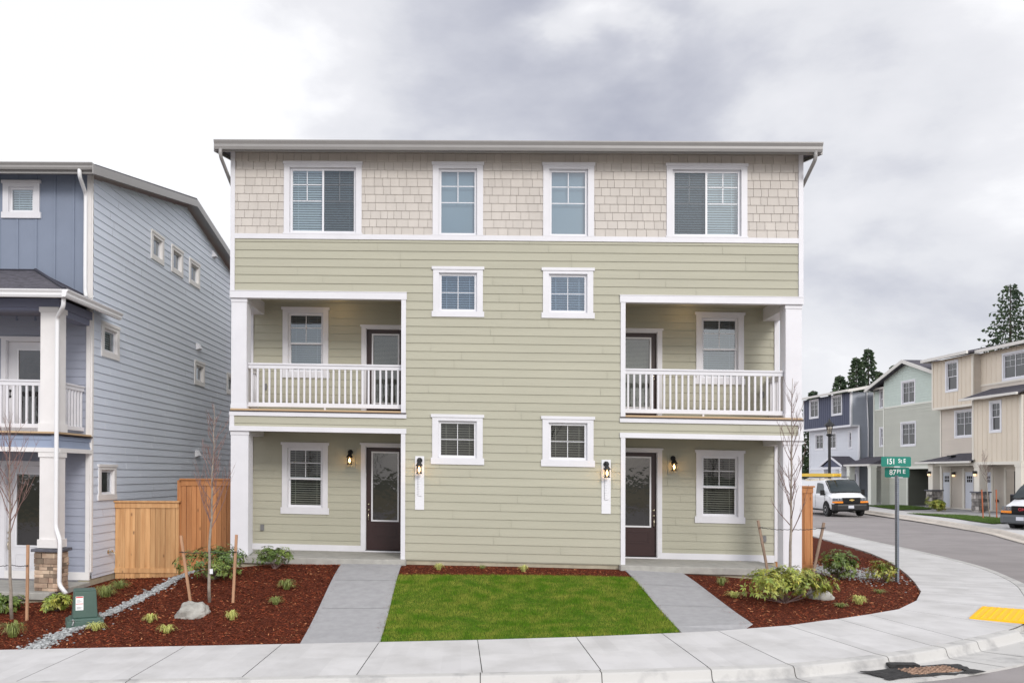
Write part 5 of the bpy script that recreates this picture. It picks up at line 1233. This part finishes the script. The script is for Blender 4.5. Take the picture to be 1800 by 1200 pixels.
for a,b in zip(cs,cs[1:]):
    for p,q in cut(a,b,6.72,8.12,gw): mb.face([FA.P(p,.004,6.58),FA.P(q,.004,6.58),FA.P(q,.004,gt(q)),FA.P(p,.004,gt(p))])
    if not cut(a,b,6.72,8.12,gw):
        mb.face([FA.P(a,.004,8.12),FA.P(b,.004,8.12),FA.P(b,.004,gt(b)),FA.P(a,.004,gt(a))]); mb.face([FA.P(a,.004,6.58),FA.P(b,.004,6.58),FA.P(b,.004,6.72),FA.P(a,.004,6.72)])
siding(mb,FA,-.5,9.58,11.8,6.6,8.05,gl,e=.18,joints=False); mb.build('mint_wall',MINT,hg)
mb=MB(); gg=[(3.4,6.61,-.3,2.28),(9.9,11.6,-.3,2.2)]
siding(mb,FA,0,2.9,9.58,-.3,6.6,gw+gg,e=FE,joints=False); siding(mb,FA,-.5,9.58,11.8,-.3,6.6,gl+gg,e=FE,joints=False); siding(mb,cam_wall(11.8),0,-9,-.5,-.3,8.1,(),e=FE,joints=False); siding(mb,Fr(FA.P(11.8,0,0),FA.n,FA.u,0),0,-9,-.5,-.3,8.1,(),e=FE,joints=False)
siding(mb,Fr(FA.P(9.58,0,0),FA.n,FA.u,0),0,-.5,0,-.3,8.0,(),e=FE,joints=False)
mb.build('lap_wall',GRNL,hg)
mb=MB(); CG=mat('carport_shaded_siding',(.13,.135,.11),.8,island=.03); siding(mb,Fr(FA.P(6.61,0,0),FA.n,-FA.u,0),0,-5,0,-.3,2.3,(),e=FE,joints=False); siding(mb,FA,-5,3.3,6.61,-.3,2.3,(),e=FE,joints=False); mb.face([FA.P(3.3,0,2.3),FA.P(6.61,0,2.3),FA.P(6.61,-5,2.3),FA.P(3.3,-5,2.3)]); siding(mb,Fr(FA.P(3.35,0,0),FA.n,FA.u,0),0,-5,0,-.3,2.3,(),e=FE,joints=False); mb.build('carport_wall',CG,hg)  # house siding again, with the carport's shade put into a darker colour
T=MB(); T.box(FA,2.9,9.6,0,.04,6.52,6.64); T.box(FA,9.6,11.8,-.5,-.46,6.52,6.62); T.box(FA,9.5,9.64,-.02,.04,-.3,8.0); T.box(FA,11.7,11.85,-.52,-.46,-.3,8.0); T.box(FA,3.2,6.75,0,.05,2.28,2.46); T.box(FA,6.61,6.75,0,.05,-.3,2.28)
T.build('trim_boards',mat('cream_trim_green_house',(.68,.69,.62),.5),hg)
for w_ in gw: fwin(hg,FA,0,*w_,'slider')
for w_ in gl: fwin(hg,FA,-.5,*w_,'hung',trim=.1)
rf=MB(); V=[FA.P(s,o,z) for o in (.45,-10) for s,z in ((3.1,8.34),(6.55,9.46),(11.25,7.95),(11.25,8.08),(6.55,9.60),(3.1,8.47))]
rf.mesh(V,[(0,1,7,6),(1,2,8,7),(3,4,10,9),(4,5,11,10),(0,6,11,5),(2,3,9,8)]); rf.prism(FA,[(-.1,8.05),(-.1,8.15),(-6,8.9),(-6,8.8)],9.6,12.3)
gr_=rf.build('roof',SHNG,hg)
T=MB(); T.plate(FA,[(3.1,8.25),(6.55,9.38),(11.25,7.86),(11.25,8.09),(6.55,9.61),(3.1,8.48)],.453,.50); T.box(FA,9.6,12.35,-.1,-.02,7.98,8.12); T.build('fascia',MATS['pale_fascia'],gr_)
pr_=MB(); pr_.face([P(9.0,1.3,2.62),P(12.8,1.3,2.62),P(12.8,-.5,3.2),P(9.4,-.5,3.2)]); pr_.face([P(9.0,1.3,2.55),P(12.8,1.3,2.55),P(12.8,-.5,2.55),P(9.0,-.5,2.55)]); pr_.face([P(9.0,1.3,2.62),P(9.0,0,2.62),P(9.4,-.0,3.1)]); q=pr_.build('porch_roof',SHNG,hg)
T=MB(); T.box(FA,8.95,12.8,1.3,1.4,2.5,2.63); T.box(FA,8.95,9.0,0,1.3,2.5,2.62); T.build('fascia',MATS['pale_fascia'],q)
for a in (8.95,11.9): colm(FA,a,a+.4,.9,1.3,-.3,2.5,0,hg,MATS['cream_trim_green_house'])
mb=MB(); siding(mb,cam_wall(8.9),0,-.02,.6,-.3,2.5,(),e=FE,joints=False); mb.build('porch_wing_wall',GRNL,hg)
farlamp(hg,FA,8.6,.0,1.85)
# --- navy house
hn=empty('navy_house',FA.P(17,-4,-.4),'navy batten and pale grey townhouse behind the street lamp','house')
nu=[(18.22,19.6,6.55,7.88),(14.45,15.86,6.55,7.90)]; nl=[(18.6,19.9,3.98,5.12),(16.5,17.82,3.98,5.15),(14.1,14.47,3.95,5.12),(13.4,14.2,-.4,2.0)]
mb=MB(); flat(mb,FA,.6,13.1,20.84,5.62,8.05,nu); battens(mb,FA,.6,[13.3+.34*i for i in range(23)],5.62,8.05,[(h[0]-.12,h[1]+.12,h[2]-.12,h[3]+.12) for h in nu]); mb.build('batten_wall',NAVY,hn)
mb=MB(); siding(mb,FA,0,13.03,20.96,-.4,5.6,nl,e=FE,joints=False); mb.build('front_lap_wall',GREYL,hn)
mb=MB(); siding(mb,cam_wall(13.08),0,-9,.6,5.6,8.05,(),e=FE,joints=False); siding(mb,cam_wall(13.05),0,-9,.0,-.4,5.6,(),e=FE,joints=False); mb.build('side_lap_wall',GREYB,hn)
T=MB(); T.box(FA,13.0,20.96,-.05,.66,5.48,5.62); T.box(FA,13.0,13.14,.5,.64,5.6,8.05); T.box(FA,20.7,20.86,.5,.64,5.6,8.05); T.box(FA,12.98,13.12,-.05,.04,-.4,5.5); T.box(FA,20.85,21,-.05,.04,-.4,5.5)
T.box(FA,13,21,0,.05,2.25,2.4); T.build('trim_boards',WHITE2,hn)
for w_ in nu: fwin(hn,FA,.6,*w_,'slider')
for w_ in nl[:2]: fwin(hn,FA,0,*w_,'slider')
fwin(hn,FA,0,*nl[2],'hung'); fwin(hn,FA,0,*nl[3],'hung')
rf=MB(); rf.prism(FA,[(1.05,8.08),(1.05,8.2),(-5,9.3),(-10,8.2),(-10,8.05),(-5,9.15)],12.6,21.3); nr=rf.build('roof',SHNG,hn)
T=MB(); T.box(FA,12.6,21.3,1.053,1.15,8.04,8.205); T.prism(FA,[(1.05,8.0),(1.05,8.205),(-5,9.305),(-5,9.1)],12.55,12.598); T.build('fascia',MATS['pale_fascia'],nr)
rf=MB(); V=[FA.P(s,o,z) for o in (1.5,-.0) for s,z in ((12.6,2.5),(14.4,3.2),(16.2,2.5),(16.2,2.58),(14.4,3.29),(12.6,2.58))]; rf.mesh(V,[(0,1,7,6),(1,2,8,7),(3,4,10,9),(4,5,11,10),(0,6,11,5),(2,3,9,8)]); q=rf.build('porch_roof',SHNG,hn)
T=MB(); T.plate(FA,[(12.6,2.44),(14.4,3.14),(16.2,2.44),(16.2,2.59),(14.4,3.30),(12.6,2.59)],1.503,1.54); T.build('fascia',WHITE2,q)
T=MB(); T.plate(FA,[(12.9,2.45),(15.9,2.45),(14.4,3.1)],1.38,1.42); T.build('gable_panel',NAVY,q); T=MB(); T.box(FA,12.8,16,1.2,1.46,2.3,2.46); T.build('porch_beam',WHITE2,q)
for a in (12.9,15.6): colm(FA,a,a+.3,1.1,1.4,-.4,2.3,0,hn,WHITE2)
spout(hn,[FA.P(12.98,.0,5.5),FA.P(12.95,-.05,2.6)],.05,GUTW); spout(hn,[FA.P(13.0,-.6,8.0),FA.P(12.98,-.7,5.3),FA.P(12.98,-.7,-.3)],.05,GUTW)
# distant small building behind
hr=empty('brown_house',(33,98,-.5),'small reddish brown building glimpsed between the white column and the pale grey house','house')
RF=Fr((33,98,-.5),(1,0,0),(0,-1,0),0); mb=MB(); mb.box(RF,-5,3.5,-4,4,0,4.6); mb.build('wall',mat('dark_brown_wall',(.09,.05,.035),.8,var=.3,vs=.5),hr); mb=MB(); mb.plate(RF,[(-5.6,4.5),(4.1,4.5),(3.0,6.6),(-4.5,6.6)],-4.5,4.5); mb.build('roof',mat('red_tile_roof',(.26,.09,.055),.8,var=.2,vs=1),hr)
# street lamp
cx_=CAM+f*58+r_*25.35; zb=G0(cx_.x,cx_.y)
sl_=empty('street_lamp',(cx_.x,cx_.y,zb),'black post top street lamp in front of the navy house','street lamp')
mb=MB(); mb.lathe((cx_.x,cx_.y,zb),[(.2,0),(.2,.25),(.13,.5),(.11,.9)],12); mb.tube([(cx_.x,cx_.y,zb+.8),(cx_.x,cx_.y,zb+4.75)],[.10,.085],12); mb.build('pole',DARK,sl_)
mb=MB(); c=(cx_.x,cx_.y,zb+4.7); mb.lathe(c,[(.10,0),(.22,.12),(.13,.2)],12); 
for i in range(6):
    t=i*math.pi/3; mb.tube([(c[0]+.13*math.cos(t),c[1]+.13*math.sin(t),c[2]+.2),(c[0]+.22*math.cos(t),c[1]+.22*math.sin(t),c[2]+.75)],.014,5)
mb.lathe(c,[(.36,.74),(.34,.78),(.16,.95),(.08,1.0),(.06,1.12),(.02,1.2)],12); q=mb.build('lantern_head',DARK,sl_)
mb=MB(); mb.lathe(c,[(.12,.2),(.2,.74)],12); mb.build('lantern_glass',LGLASS,q)
# far shrubs and staked tree
def far_at(u,z): return None
shrub('rhododendron',(25.9,33.4),.5,.5,.75,120,LEAFY,'small green shrub in front of the dark carport',seed=21,L=.16,w=.06,group='shrubs at the houses across the street')
shrub('rhododendron',(26.9,36.3),.35,.35,.9,70,LEAFY,'green shrub in a pot position beside the left stone column of the tan house',seed=22,L=.16,w=.06,group='shrubs at the houses across the street')
def farsap():
    x,y=24.35,25.4; z=G0(x,y); sapling((x,y),3.4,.8,41,'thin young tree with two orange stakes on the far lawn',rad=.03,n=18,first=.5,z=z,group='saplings across the street',lean=(-.25,.1))
    for dx,lb in ((-.42,'left'),(.42,'right')):
        stake((x+dx*.95,y+dx*.3,z-.02),(x+dx-.05,y+dx*.3,z+1.45),'%s orange stake of the young tree on the far lawn'%lb,mat('orange_stake',(.42,.12,.05),.8),w=.045,group='orange stakes on the far lawn')
farsap()
dr=MB(); dr.box(Fr((22.6,22.6,G0(22.6,22.6)),(.25,.97,0),(-.97,.25,0),0),-1.0,.6,-.25,.06,-.10,.018); dr.build('curb_inlet',mat('inlet_black',(.02,.02,.02),.9),label='dark curb inlet opening in the far sidewalk edge near the parked van',cat='storm drain')
# conifers
FIR=mat('fir_needles',(.035,.065,.035),.7,island=.5,col2=(.07,.105,.045),vs=.6); FIRB=mat('fir_bark',(.06,.045,.035),.9)
def conifer(x,y,h,rad,seed,label,n=46,dens=1.0,z=None,bare=.12,name='fir_tree'):
    r=random.Random(seed); z=G0(x,y) if z is None else z; root=empty(name,(x,y,z),label,'tree','fir trees beyond the houses'); base=Vector((x,y,z))
    mb=MB(); mb.tube([base,base+Vector((0,0,h*.5)),base+Vector((0,0,h))],[h*.016,h*.010,.03],7); mb.build('trunk',FIRB,root)
    lf=MB(); V=[];F=[]; bs=[]
    for i in range(int(n*3.0)):
        t=bare+(1-bare)*(i/(n*3.0))**.9; zz=h*t; a=i*2.39996+r.uniform(-.4,.4); L=rad*((1-t)**.75+.05)*r.uniform(.65,1.15); 
        d=Vector((math.cos(a),math.sin(a),0)); p0=base+Vector((0,0,zz)); k=max(3,int(L/.35)); side=Vector((-math.sin(a),math.cos(a),0))
        bs.append((p0,p0+d*L+Vector((0,0,L*.05))))
        for j in range(1,k+1):
            q=j/k; c=p0+d*L*q+Vector((0,0,-.28*L*q+.30*L*q*q)); w=L*.36*(1.15-q)+.22
            for m_ in range(int(6*dens)):
                o=r.uniform(-1,1); c2=c+side*o*w+Vector((0,0,-abs(o)*w*.35+r.uniform(-.12,.05))); s1=r.uniform(.18,.42)
                dd=(d*.6+side*o*.8+Vector((0,0,-.25))).normalized()*s1; nn=dd.cross(Vector((0,0,1))).normalized()*s1*.36
                i0=len(V); V+=[c2-nn*.6,c2+nn*.6,c2+dd+Vector((0,0,-.05))]; F.append((i0,i0+1,i0+2))
                i0=len(V); V+=[c2-dd*.3,c2+dd*.8,c2+dd*.2+Vector((0,0,-s1*.8))]; F.append((i0,i0+1,i0+2))
    lf.mesh(V,F); lf.build('crown',FIR,root)
    b=MB(); 
    for p,q in bs[::2]: b.tube([p,q],[.05,.01],4,False)
    b.build('branches',FIRB,root)
cf=[(39.2,80.5,13.0,3.2,'leftmost fir tree behind the navy house'),(41.6,82.0,15.2,3.2,'left one of the two tall firs behind the navy and green houses'),(43.6,83.5,16.4,3.4,'tallest fir of the cluster behind the navy and green houses'),(46.0,86.0,14.0,3.0,'fir to the right of the tallest one behind the green roof'),(49.5,90,15.2,2.6,'thin fir top just above the green house ridge'),(37.5,84,11.6,3.0,'low fir top at the left over the navy roof')]
for i,(x,y,h,r_c,lb) in enumerate(cf): conifer(x,y,h,r_c,60+i,lb)
conifer(59.6,83.5,23.6,7.0,80,'big open branched fir at the right edge above the tan roof',n=70,dens=.8); conifer(65.5,86,22.0,7.5,81,'second fir at the right edge, partly out of frame',n=60,dens=.8)
conifer(53.5,90,15.5,2.5,82,'tiny fir tip between the green and tan roofs')
# ================================================================ VANS
def van(name,loc,heading,label,roll=0,pitch=0,grp='white vans on the street',emblem='tie',bump=DARK,withglass=True):
    """heading: direction the front faces, radians from +X; local x forward, y left, origin under the front axle centre"""
    x0,y0,z0=loc; root=empty(name,loc,label,'van',grp)
    M3=(Matrix.Rotation(heading,3,'Z')@Matrix.Rotation(-pitch,3,'Y')@Matrix.Rotation(roll,3,'X'))
    class VF:
        def P(s,a,b,z): return Vector(loc)+M3@Vector((a,b,z))
        n=M3@Vector((0,1,0)); u=M3@Vector((1,0,0))
    F=VF(); PT=mat('van_white_paint',(.78,.79,.81),.22,coat=.6)
    BL_=mat('van_black_plastic',(.012,.012,.013),.6,spec=.25); GR=mat('van_grey_bumper',(.09,.10,.11),.5); GL=mat('van_glass',(.02,.03,.035),.05,spec=.5)
    # body loft: stations (x, zbot, zbelt, zroof, wbot, wbelt, wroof)
    stn=[(-4.45,.45,1.2,2.02,.95,1.0,.84),(-4.2,.42,1.2,2.12,.98,1.01,.88),(-1.6,.40,1.22,2.14,.98,1.01,.88),(-.95,.40,1.22,2.13,.98,1.01,.87),(-.52,.40,1.22,2.04,.98,1.005,.84),(.02,.40,1.22,1.58,.98,1.0,.80),(.40,.42,1.16,1.34,.98,.985,.80),(.62,.42,1.10,1.22,.97,.975,.80),(.92,.45,.98,1.12,.95,.95,.76),(1.02,.48,.92,1.04,.90,.90,.70)]
    def ring(s):
        x,zb,zl,zr,wb,wl,wr=s; pts=[]
        prof=[(wb*.93,zb),(wb,zb+.12),(wl,zl-.25),(wl*.995,zl),(wr+(wl-wr)*.30,zl+(zr-zl)*.62),(wr,zr-(zr-zl)*.12),(wr*.86,zr-.02),(wr*.5,zr+.02),(0,zr+.03)]
        for y,z in prof: pts.append((x,y,z))
        for y,z in prof[-2::-1]: pts.append((x,-y,z))
        return pts
    mb=MB(); rings=[ring(s) for s in stn]; n=len(rings[0]); V=[F.P(*p) for r in rings for p in r]; Fc=[]
    for i in range(len(rings)-1):
        for j in range(n-1):
            if i in (3,4) and j in (3,4,n-5,n-6) and withglass: pass
            Fc.append((i*n+j,i*n+j+1,(i+1)*n+j+1,(i+1)*n+j))
    Fc.append(tuple(range(n))); Fc.append(tuple((len(rings)-1)*n+j for j in range(n-1,-1,-1)))
    mb.mesh(V,Fc); body=mb.build('body',PT,root,smooth=True)
    es=body.modifiers.new('split','EDGE_SPLIT'); es.split_angle=math.radians(35)
    # windscreen
    def quad(pts,name,m,par=root,n_=1):
        mb=MB(); mb.face([F.P(*p) for p in pts]); return mb.build(name,m,par)
    mb=MB(); Wt=[(-.42,.80,2.04),(-.375,.4,2.075),(-.36,0,2.085),(-.375,-.4,2.075),(-.42,-.80,2.04)]; Wb=[(.36,.87,1.40),(.42,.45,1.42),(.44,0,1.425),(.42,-.45,1.42),(.36,-.87,1.40)]
    Vw=[F.P(*[a*(1-t)+b*t+(.05*math.sin(math.pi*t) if k_ in (0,2) else 0) for k_,(a,b) in enumerate(zip(p_,q_))]) for t in (0,.25,.5,.75,1) for p_,q_ in zip(Wt,Wb)]
    mb.mesh(Vw,[(i*5+j,i*5+j+1,(i+1)*5+j+1,(i+1)*5+j) for i in range(4) for j in range(4)]); mb.build('windshield',GL,root,smooth=True)
    mb=MB(); mb.tube([F.P(-.44,.83,2.03),F.P(.38,.90,1.38)],.022,5); mb.tube([F.P(-.44,-.83,2.03),F.P(.38,-.90,1.38)],.022,5); mb.tube([F.P(-.44,.8,2.055),F.P(-.39,0,2.10),F.P(-.44,-.8,2.055)],.015,5); mb.tube([F.P(.40,.88,1.375),F.P(.42,0,1.39),F.P(.40,-.88,1.375)],.025,5)
    mb.tube([F.P(.39,.3,1.40),F.P(.2,.75,1.56)],.012,4); mb.tube([F.P(.39,-.5,1.40),F.P(.25,.05,1.53)],.012,4); mb.build('windshield_seal',BL_,root)
    for s in (1,-1):
        def yy(x,z): return None
        P4=[(-1.45,s*.998,1.30),(-.25,s*.992,1.30),(-.62,s*.905,1.86),(-.80,s*.895,1.90),(-1.45,s*.902,1.92)]
        mb=MB(); mb.face([F.P(*p) for p in P4]); mb.build('side_window',GL,root)
        m_=MB(); c=F.P(-.15,s*1.14,1.36); 
        m_.mesh([F.P(-.15+dx,s*(1.14+dy),1.36+dz) for dx in (-.06,.06) for dy in (-.11,.11) for dz in (-.15,.15)],[(0,1,3,2),(4,6,7,5),(0,4,5,1),(2,3,7,6),(0,2,6,4),(1,5,7,3)]); m_.tube([F.P(-.12,s*.99,1.27),F.P(-.14,s*1.08,1.30)],.03,5); m_.build('mirror',BL_,root)
        # headlight cluster
        h=MB(); h.mesh([F.P(1.065,s*.50,.90),F.P(1.045,s*.91,.91),F.P(1.03,s*.90,1.07),F.P(1.05,s*.50,1.07),F.P(.9,s*.50,.90),F.P(.84,s*.985,.91),F.P(.84,s*.975,1.07),F.P(.9,s*.50,1.07)],[(0,1,2,3),(1,5,6,2),(3,2,6,7),(0,4,5,1)]); hl=h.build('headlight',mat('headlight_lens',(.10,.11,.12),.15,spec=.6),root)
        h=MB(); 
        for yb in (.60,.75): h.lathe(F.P(1.045,s*yb,.99),[(.055,0),(.05,.025)],12,F.u)
        h.build('reflector',mat('chrome',(.8,.8,.82),.1,metal=1),hl)
        h=MB(); h.mesh([F.P(1.07,s*.48,.79),F.P(1.05,s*.93,.80),F.P(1.05,s*.93,.89),F.P(1.07,s*.48,.89),F.P(.84,s*.998,.80),F.P(.84,s*.998,.89)],[(0,1,2,3),(1,4,5,2)]); h.build('turn_signal',mat('amber_lens',(.9,.28,.02),.25),root)
        # door line and side moulding
        l=MB(); 
        for xx in (-1.52,-.18): l.tube([F.P(xx,s*1.004,.5),F.P(xx,s*1.012,1.0),F.P(xx,s*1.014,1.22)],.006,4)
        l.build('door_seam',BL_,root)
        for xw in (0,-3.43):
            a=MB(); a.mesh([F.P(xw+.47*math.cos(t),s*1.004,.44+.47*math.sin(t)) for t in [math.pi*k/14 for k in range(15)]]+[F.P(xw+.40*math.cos(t),s*1.008,.42+.40*math.sin(t)) for t in [math.pi*k/14 for k in range(15)]],[(k,k+1,k+16,k+15) for k in range(14)])
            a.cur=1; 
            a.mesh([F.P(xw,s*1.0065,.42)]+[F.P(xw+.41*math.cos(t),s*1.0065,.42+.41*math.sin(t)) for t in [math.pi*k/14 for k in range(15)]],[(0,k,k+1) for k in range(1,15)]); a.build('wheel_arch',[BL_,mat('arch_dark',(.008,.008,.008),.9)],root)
            w=MB(); c=F.P(xw,s*.80,.375); ax=F.n*s
            w.lathe(c,[(.375*.62,.0),(.365,.0),(.38,.04),(.38,.20),(.365,.235),(.23,.24)],28,ax); ty=w.build('tyre',mat('tyre_rubber',(.018,.018,.019),.85),root,smooth=False)
            w=MB(); w.lathe(c,[(.22,.20),(.235,.243),(.215,.245),(.20,.20),(.08,.225),(.07,.26),(.0,.262)],20,ax); w.build('rim',mat('steel_rim',(.42,.42,.43),.35,metal=.7),ty)
    g=MB(); 
    g.mesh([F.P(1.07,.50,.79),F.P(1.07,-.50,.79),F.P(1.05,-.50,1.09),F.P(1.05,.50,1.09),F.P(.8,.5,.79),F.P(.8,-.5,.79),F.P(.8,-.5,1.10),F.P(.8,.5,1.10)],[(0,1,2,3),(0,4,5,1),(3,2,6,7)])
    for i in range(5): z=.82+i*.058; g.tube([F.P(1.072-.003*i,.48,z),F.P(1.072-.003*i,-.48,z)],.010,5)
    g.mesh([F.P(1.03,.96,.70),F.P(1.03,-.96,.70),F.P(1.03,-.96,.79),F.P(1.03,.96,.79)],[(0,1,2,3)])
    gq=g.build('grille',BL_,root)
    b=MB(); prof=[(.80,1.02),(1.02,.98),(1.14,.80),(1.16,.5),(1.17,0)]
    pts=prof+[(x,-y) for x,y in prof[-2::-1]]; V=[];k=len(pts)
    for z,dx in ((.36,-.07),(.42,0),(.64,.0),(.72,-.015),(.74,-.10)): V+=[F.P(x+dx,y,z) for x,y in pts]
    b.mesh(V,[(r*k+j,r*k+j+1,(r+1)*k+j+1,(r+1)*k+j) for r in range(4) for j in range(k-1)]+[tuple(range(k))]); b.build('bumper',bump,root)
    p=MB(); VFp=Fr(F.P(1.175,-.08,.50),-F.n,F.u,0); VFp.P=lambda a,o,z:F.P(1.175+o,-.08-a,.50+z)
    p.box(VFp,-.155,.155,0,.012,0,.155); pl_=p.build('licence_plate',mat('plate_white',(.62,.64,.70),.4),root)
    VG=Fr((0,0,0),(1,0,0),(0,1,0),0); VG.P=lambda a,o,z:F.P(1.065+o,a,.955+z)
    if emblem=='tie':
        e=MB(); e.plate(VG,[(-.14,-.025),(-.06,-.025),(-.055,-.05),(.065,-.05),(.07,-.02),(.14,-.02),(.125,.03),(.06,.03),(.055,.05),(-.06,.05),(-.065,.025),(-.125,.025)],.012,.03); e.build('emblem',mat('gold_emblem',(.75,.52,.18),.3,metal=.6),gq)
    else: text_mesh('GMC',.17,VG,0,.02,-.005,mat('red_letters',(.5,.03,.04),.3),gq,'emblem',xs=1.1)
    u=MB(); u.mesh([F.P(x,y,z) for x in (-4.3,.8) for y in (-.8,.8) for z in (.3,.55)],[(0,1,3,2),(4,6,7,5),(0,4,5,1),(2,3,7,6),(0,2,6,4),(1,5,7,3)]); u.build('underbody',BL_,root)
    s=MB(); s.tube([F.P(.1,.25,1.32),F.P(-.2,.25,1.42)],.1,6); s.build('dashboard',BL_,root)
    return F
hd8=math.radians(-90+1)
vf=van('cargo_van',(20.05,32.3,G0(19.9,32.3)-.165),hd8,'white cargo van with yellow ladder on its roof rack, driving toward the corner',roll=math.radians(1.0),emblem='tie')
rk=empty('ladder',vf.P(-2,-.1,2.3),'yellow ladder lying along the roof rack of the white van','ladder')
mb=MB()
for y in (-.67,-.23): mb.mesh([vf.P(x,y+dy,z) for x in (-5.2,.25) for dy in (-.02,.02) for z in (2.28,2.46)],[(0,1,3,2),(4,6,7,5),(0,4,5,1),(2,3,7,6),(0,2,6,4),(1,5,7,3)])
for i in range(16): mb.tube([vf.P(-4.9+i*.32,-.66,2.36),vf.P(-4.9+i*.32,-.24,2.36)],.018,6)
mb.build('ladder_frame',mat('ladder_yellow',(.88,.58,.06),.45),rk)
mb=MB()
for x in (-3.6,-1.2):
    mb.tube([vf.P(x,-.85,2.08),vf.P(x,-.85,2.25),vf.P(x,.85,2.25),vf.P(x,.85,2.08)],.022,6)
mb.tube([vf.P(-3.6,-.85,2.24),vf.P(-1.2,-.85,2.24)],.018,5); mb.tube([vf.P(-3.6,.85,2.24),vf.P(-1.2,.85,2.24)],.018,5)
root_v=[o for o in bpy.data.objects if o.name=='cargo_van'][0]; mb.build('roof_rack',DARK,root_v)
van('cargo_van',(22.35,18.35,G0(21.5,18.4)-.12),math.radians(180+28),'white van with red emblem parked at the right edge, mostly out of frame',emblem='txt',bump=mat('van_grey_bumper',(.09,.10,.11),.5))
# ================================================================ BEHIND THE CAMERA (seen only mirrored in the panes)
def baretree(x,y,h,seed,label):
    sapling((x,y),h,h*.32,seed,label,rad=h*.02,n=34,first=.25,z=G0(x,-10)-.12,group='bare trees across the near street',wiggle=.12)
baretree(-9,-37,10,91,'tall bare tree across the near street to the left'); baretree(3,-40,11,92,'tall bare tree across the near street'); baretree(12,-36,9,93,'bare tree across the near street to the right')
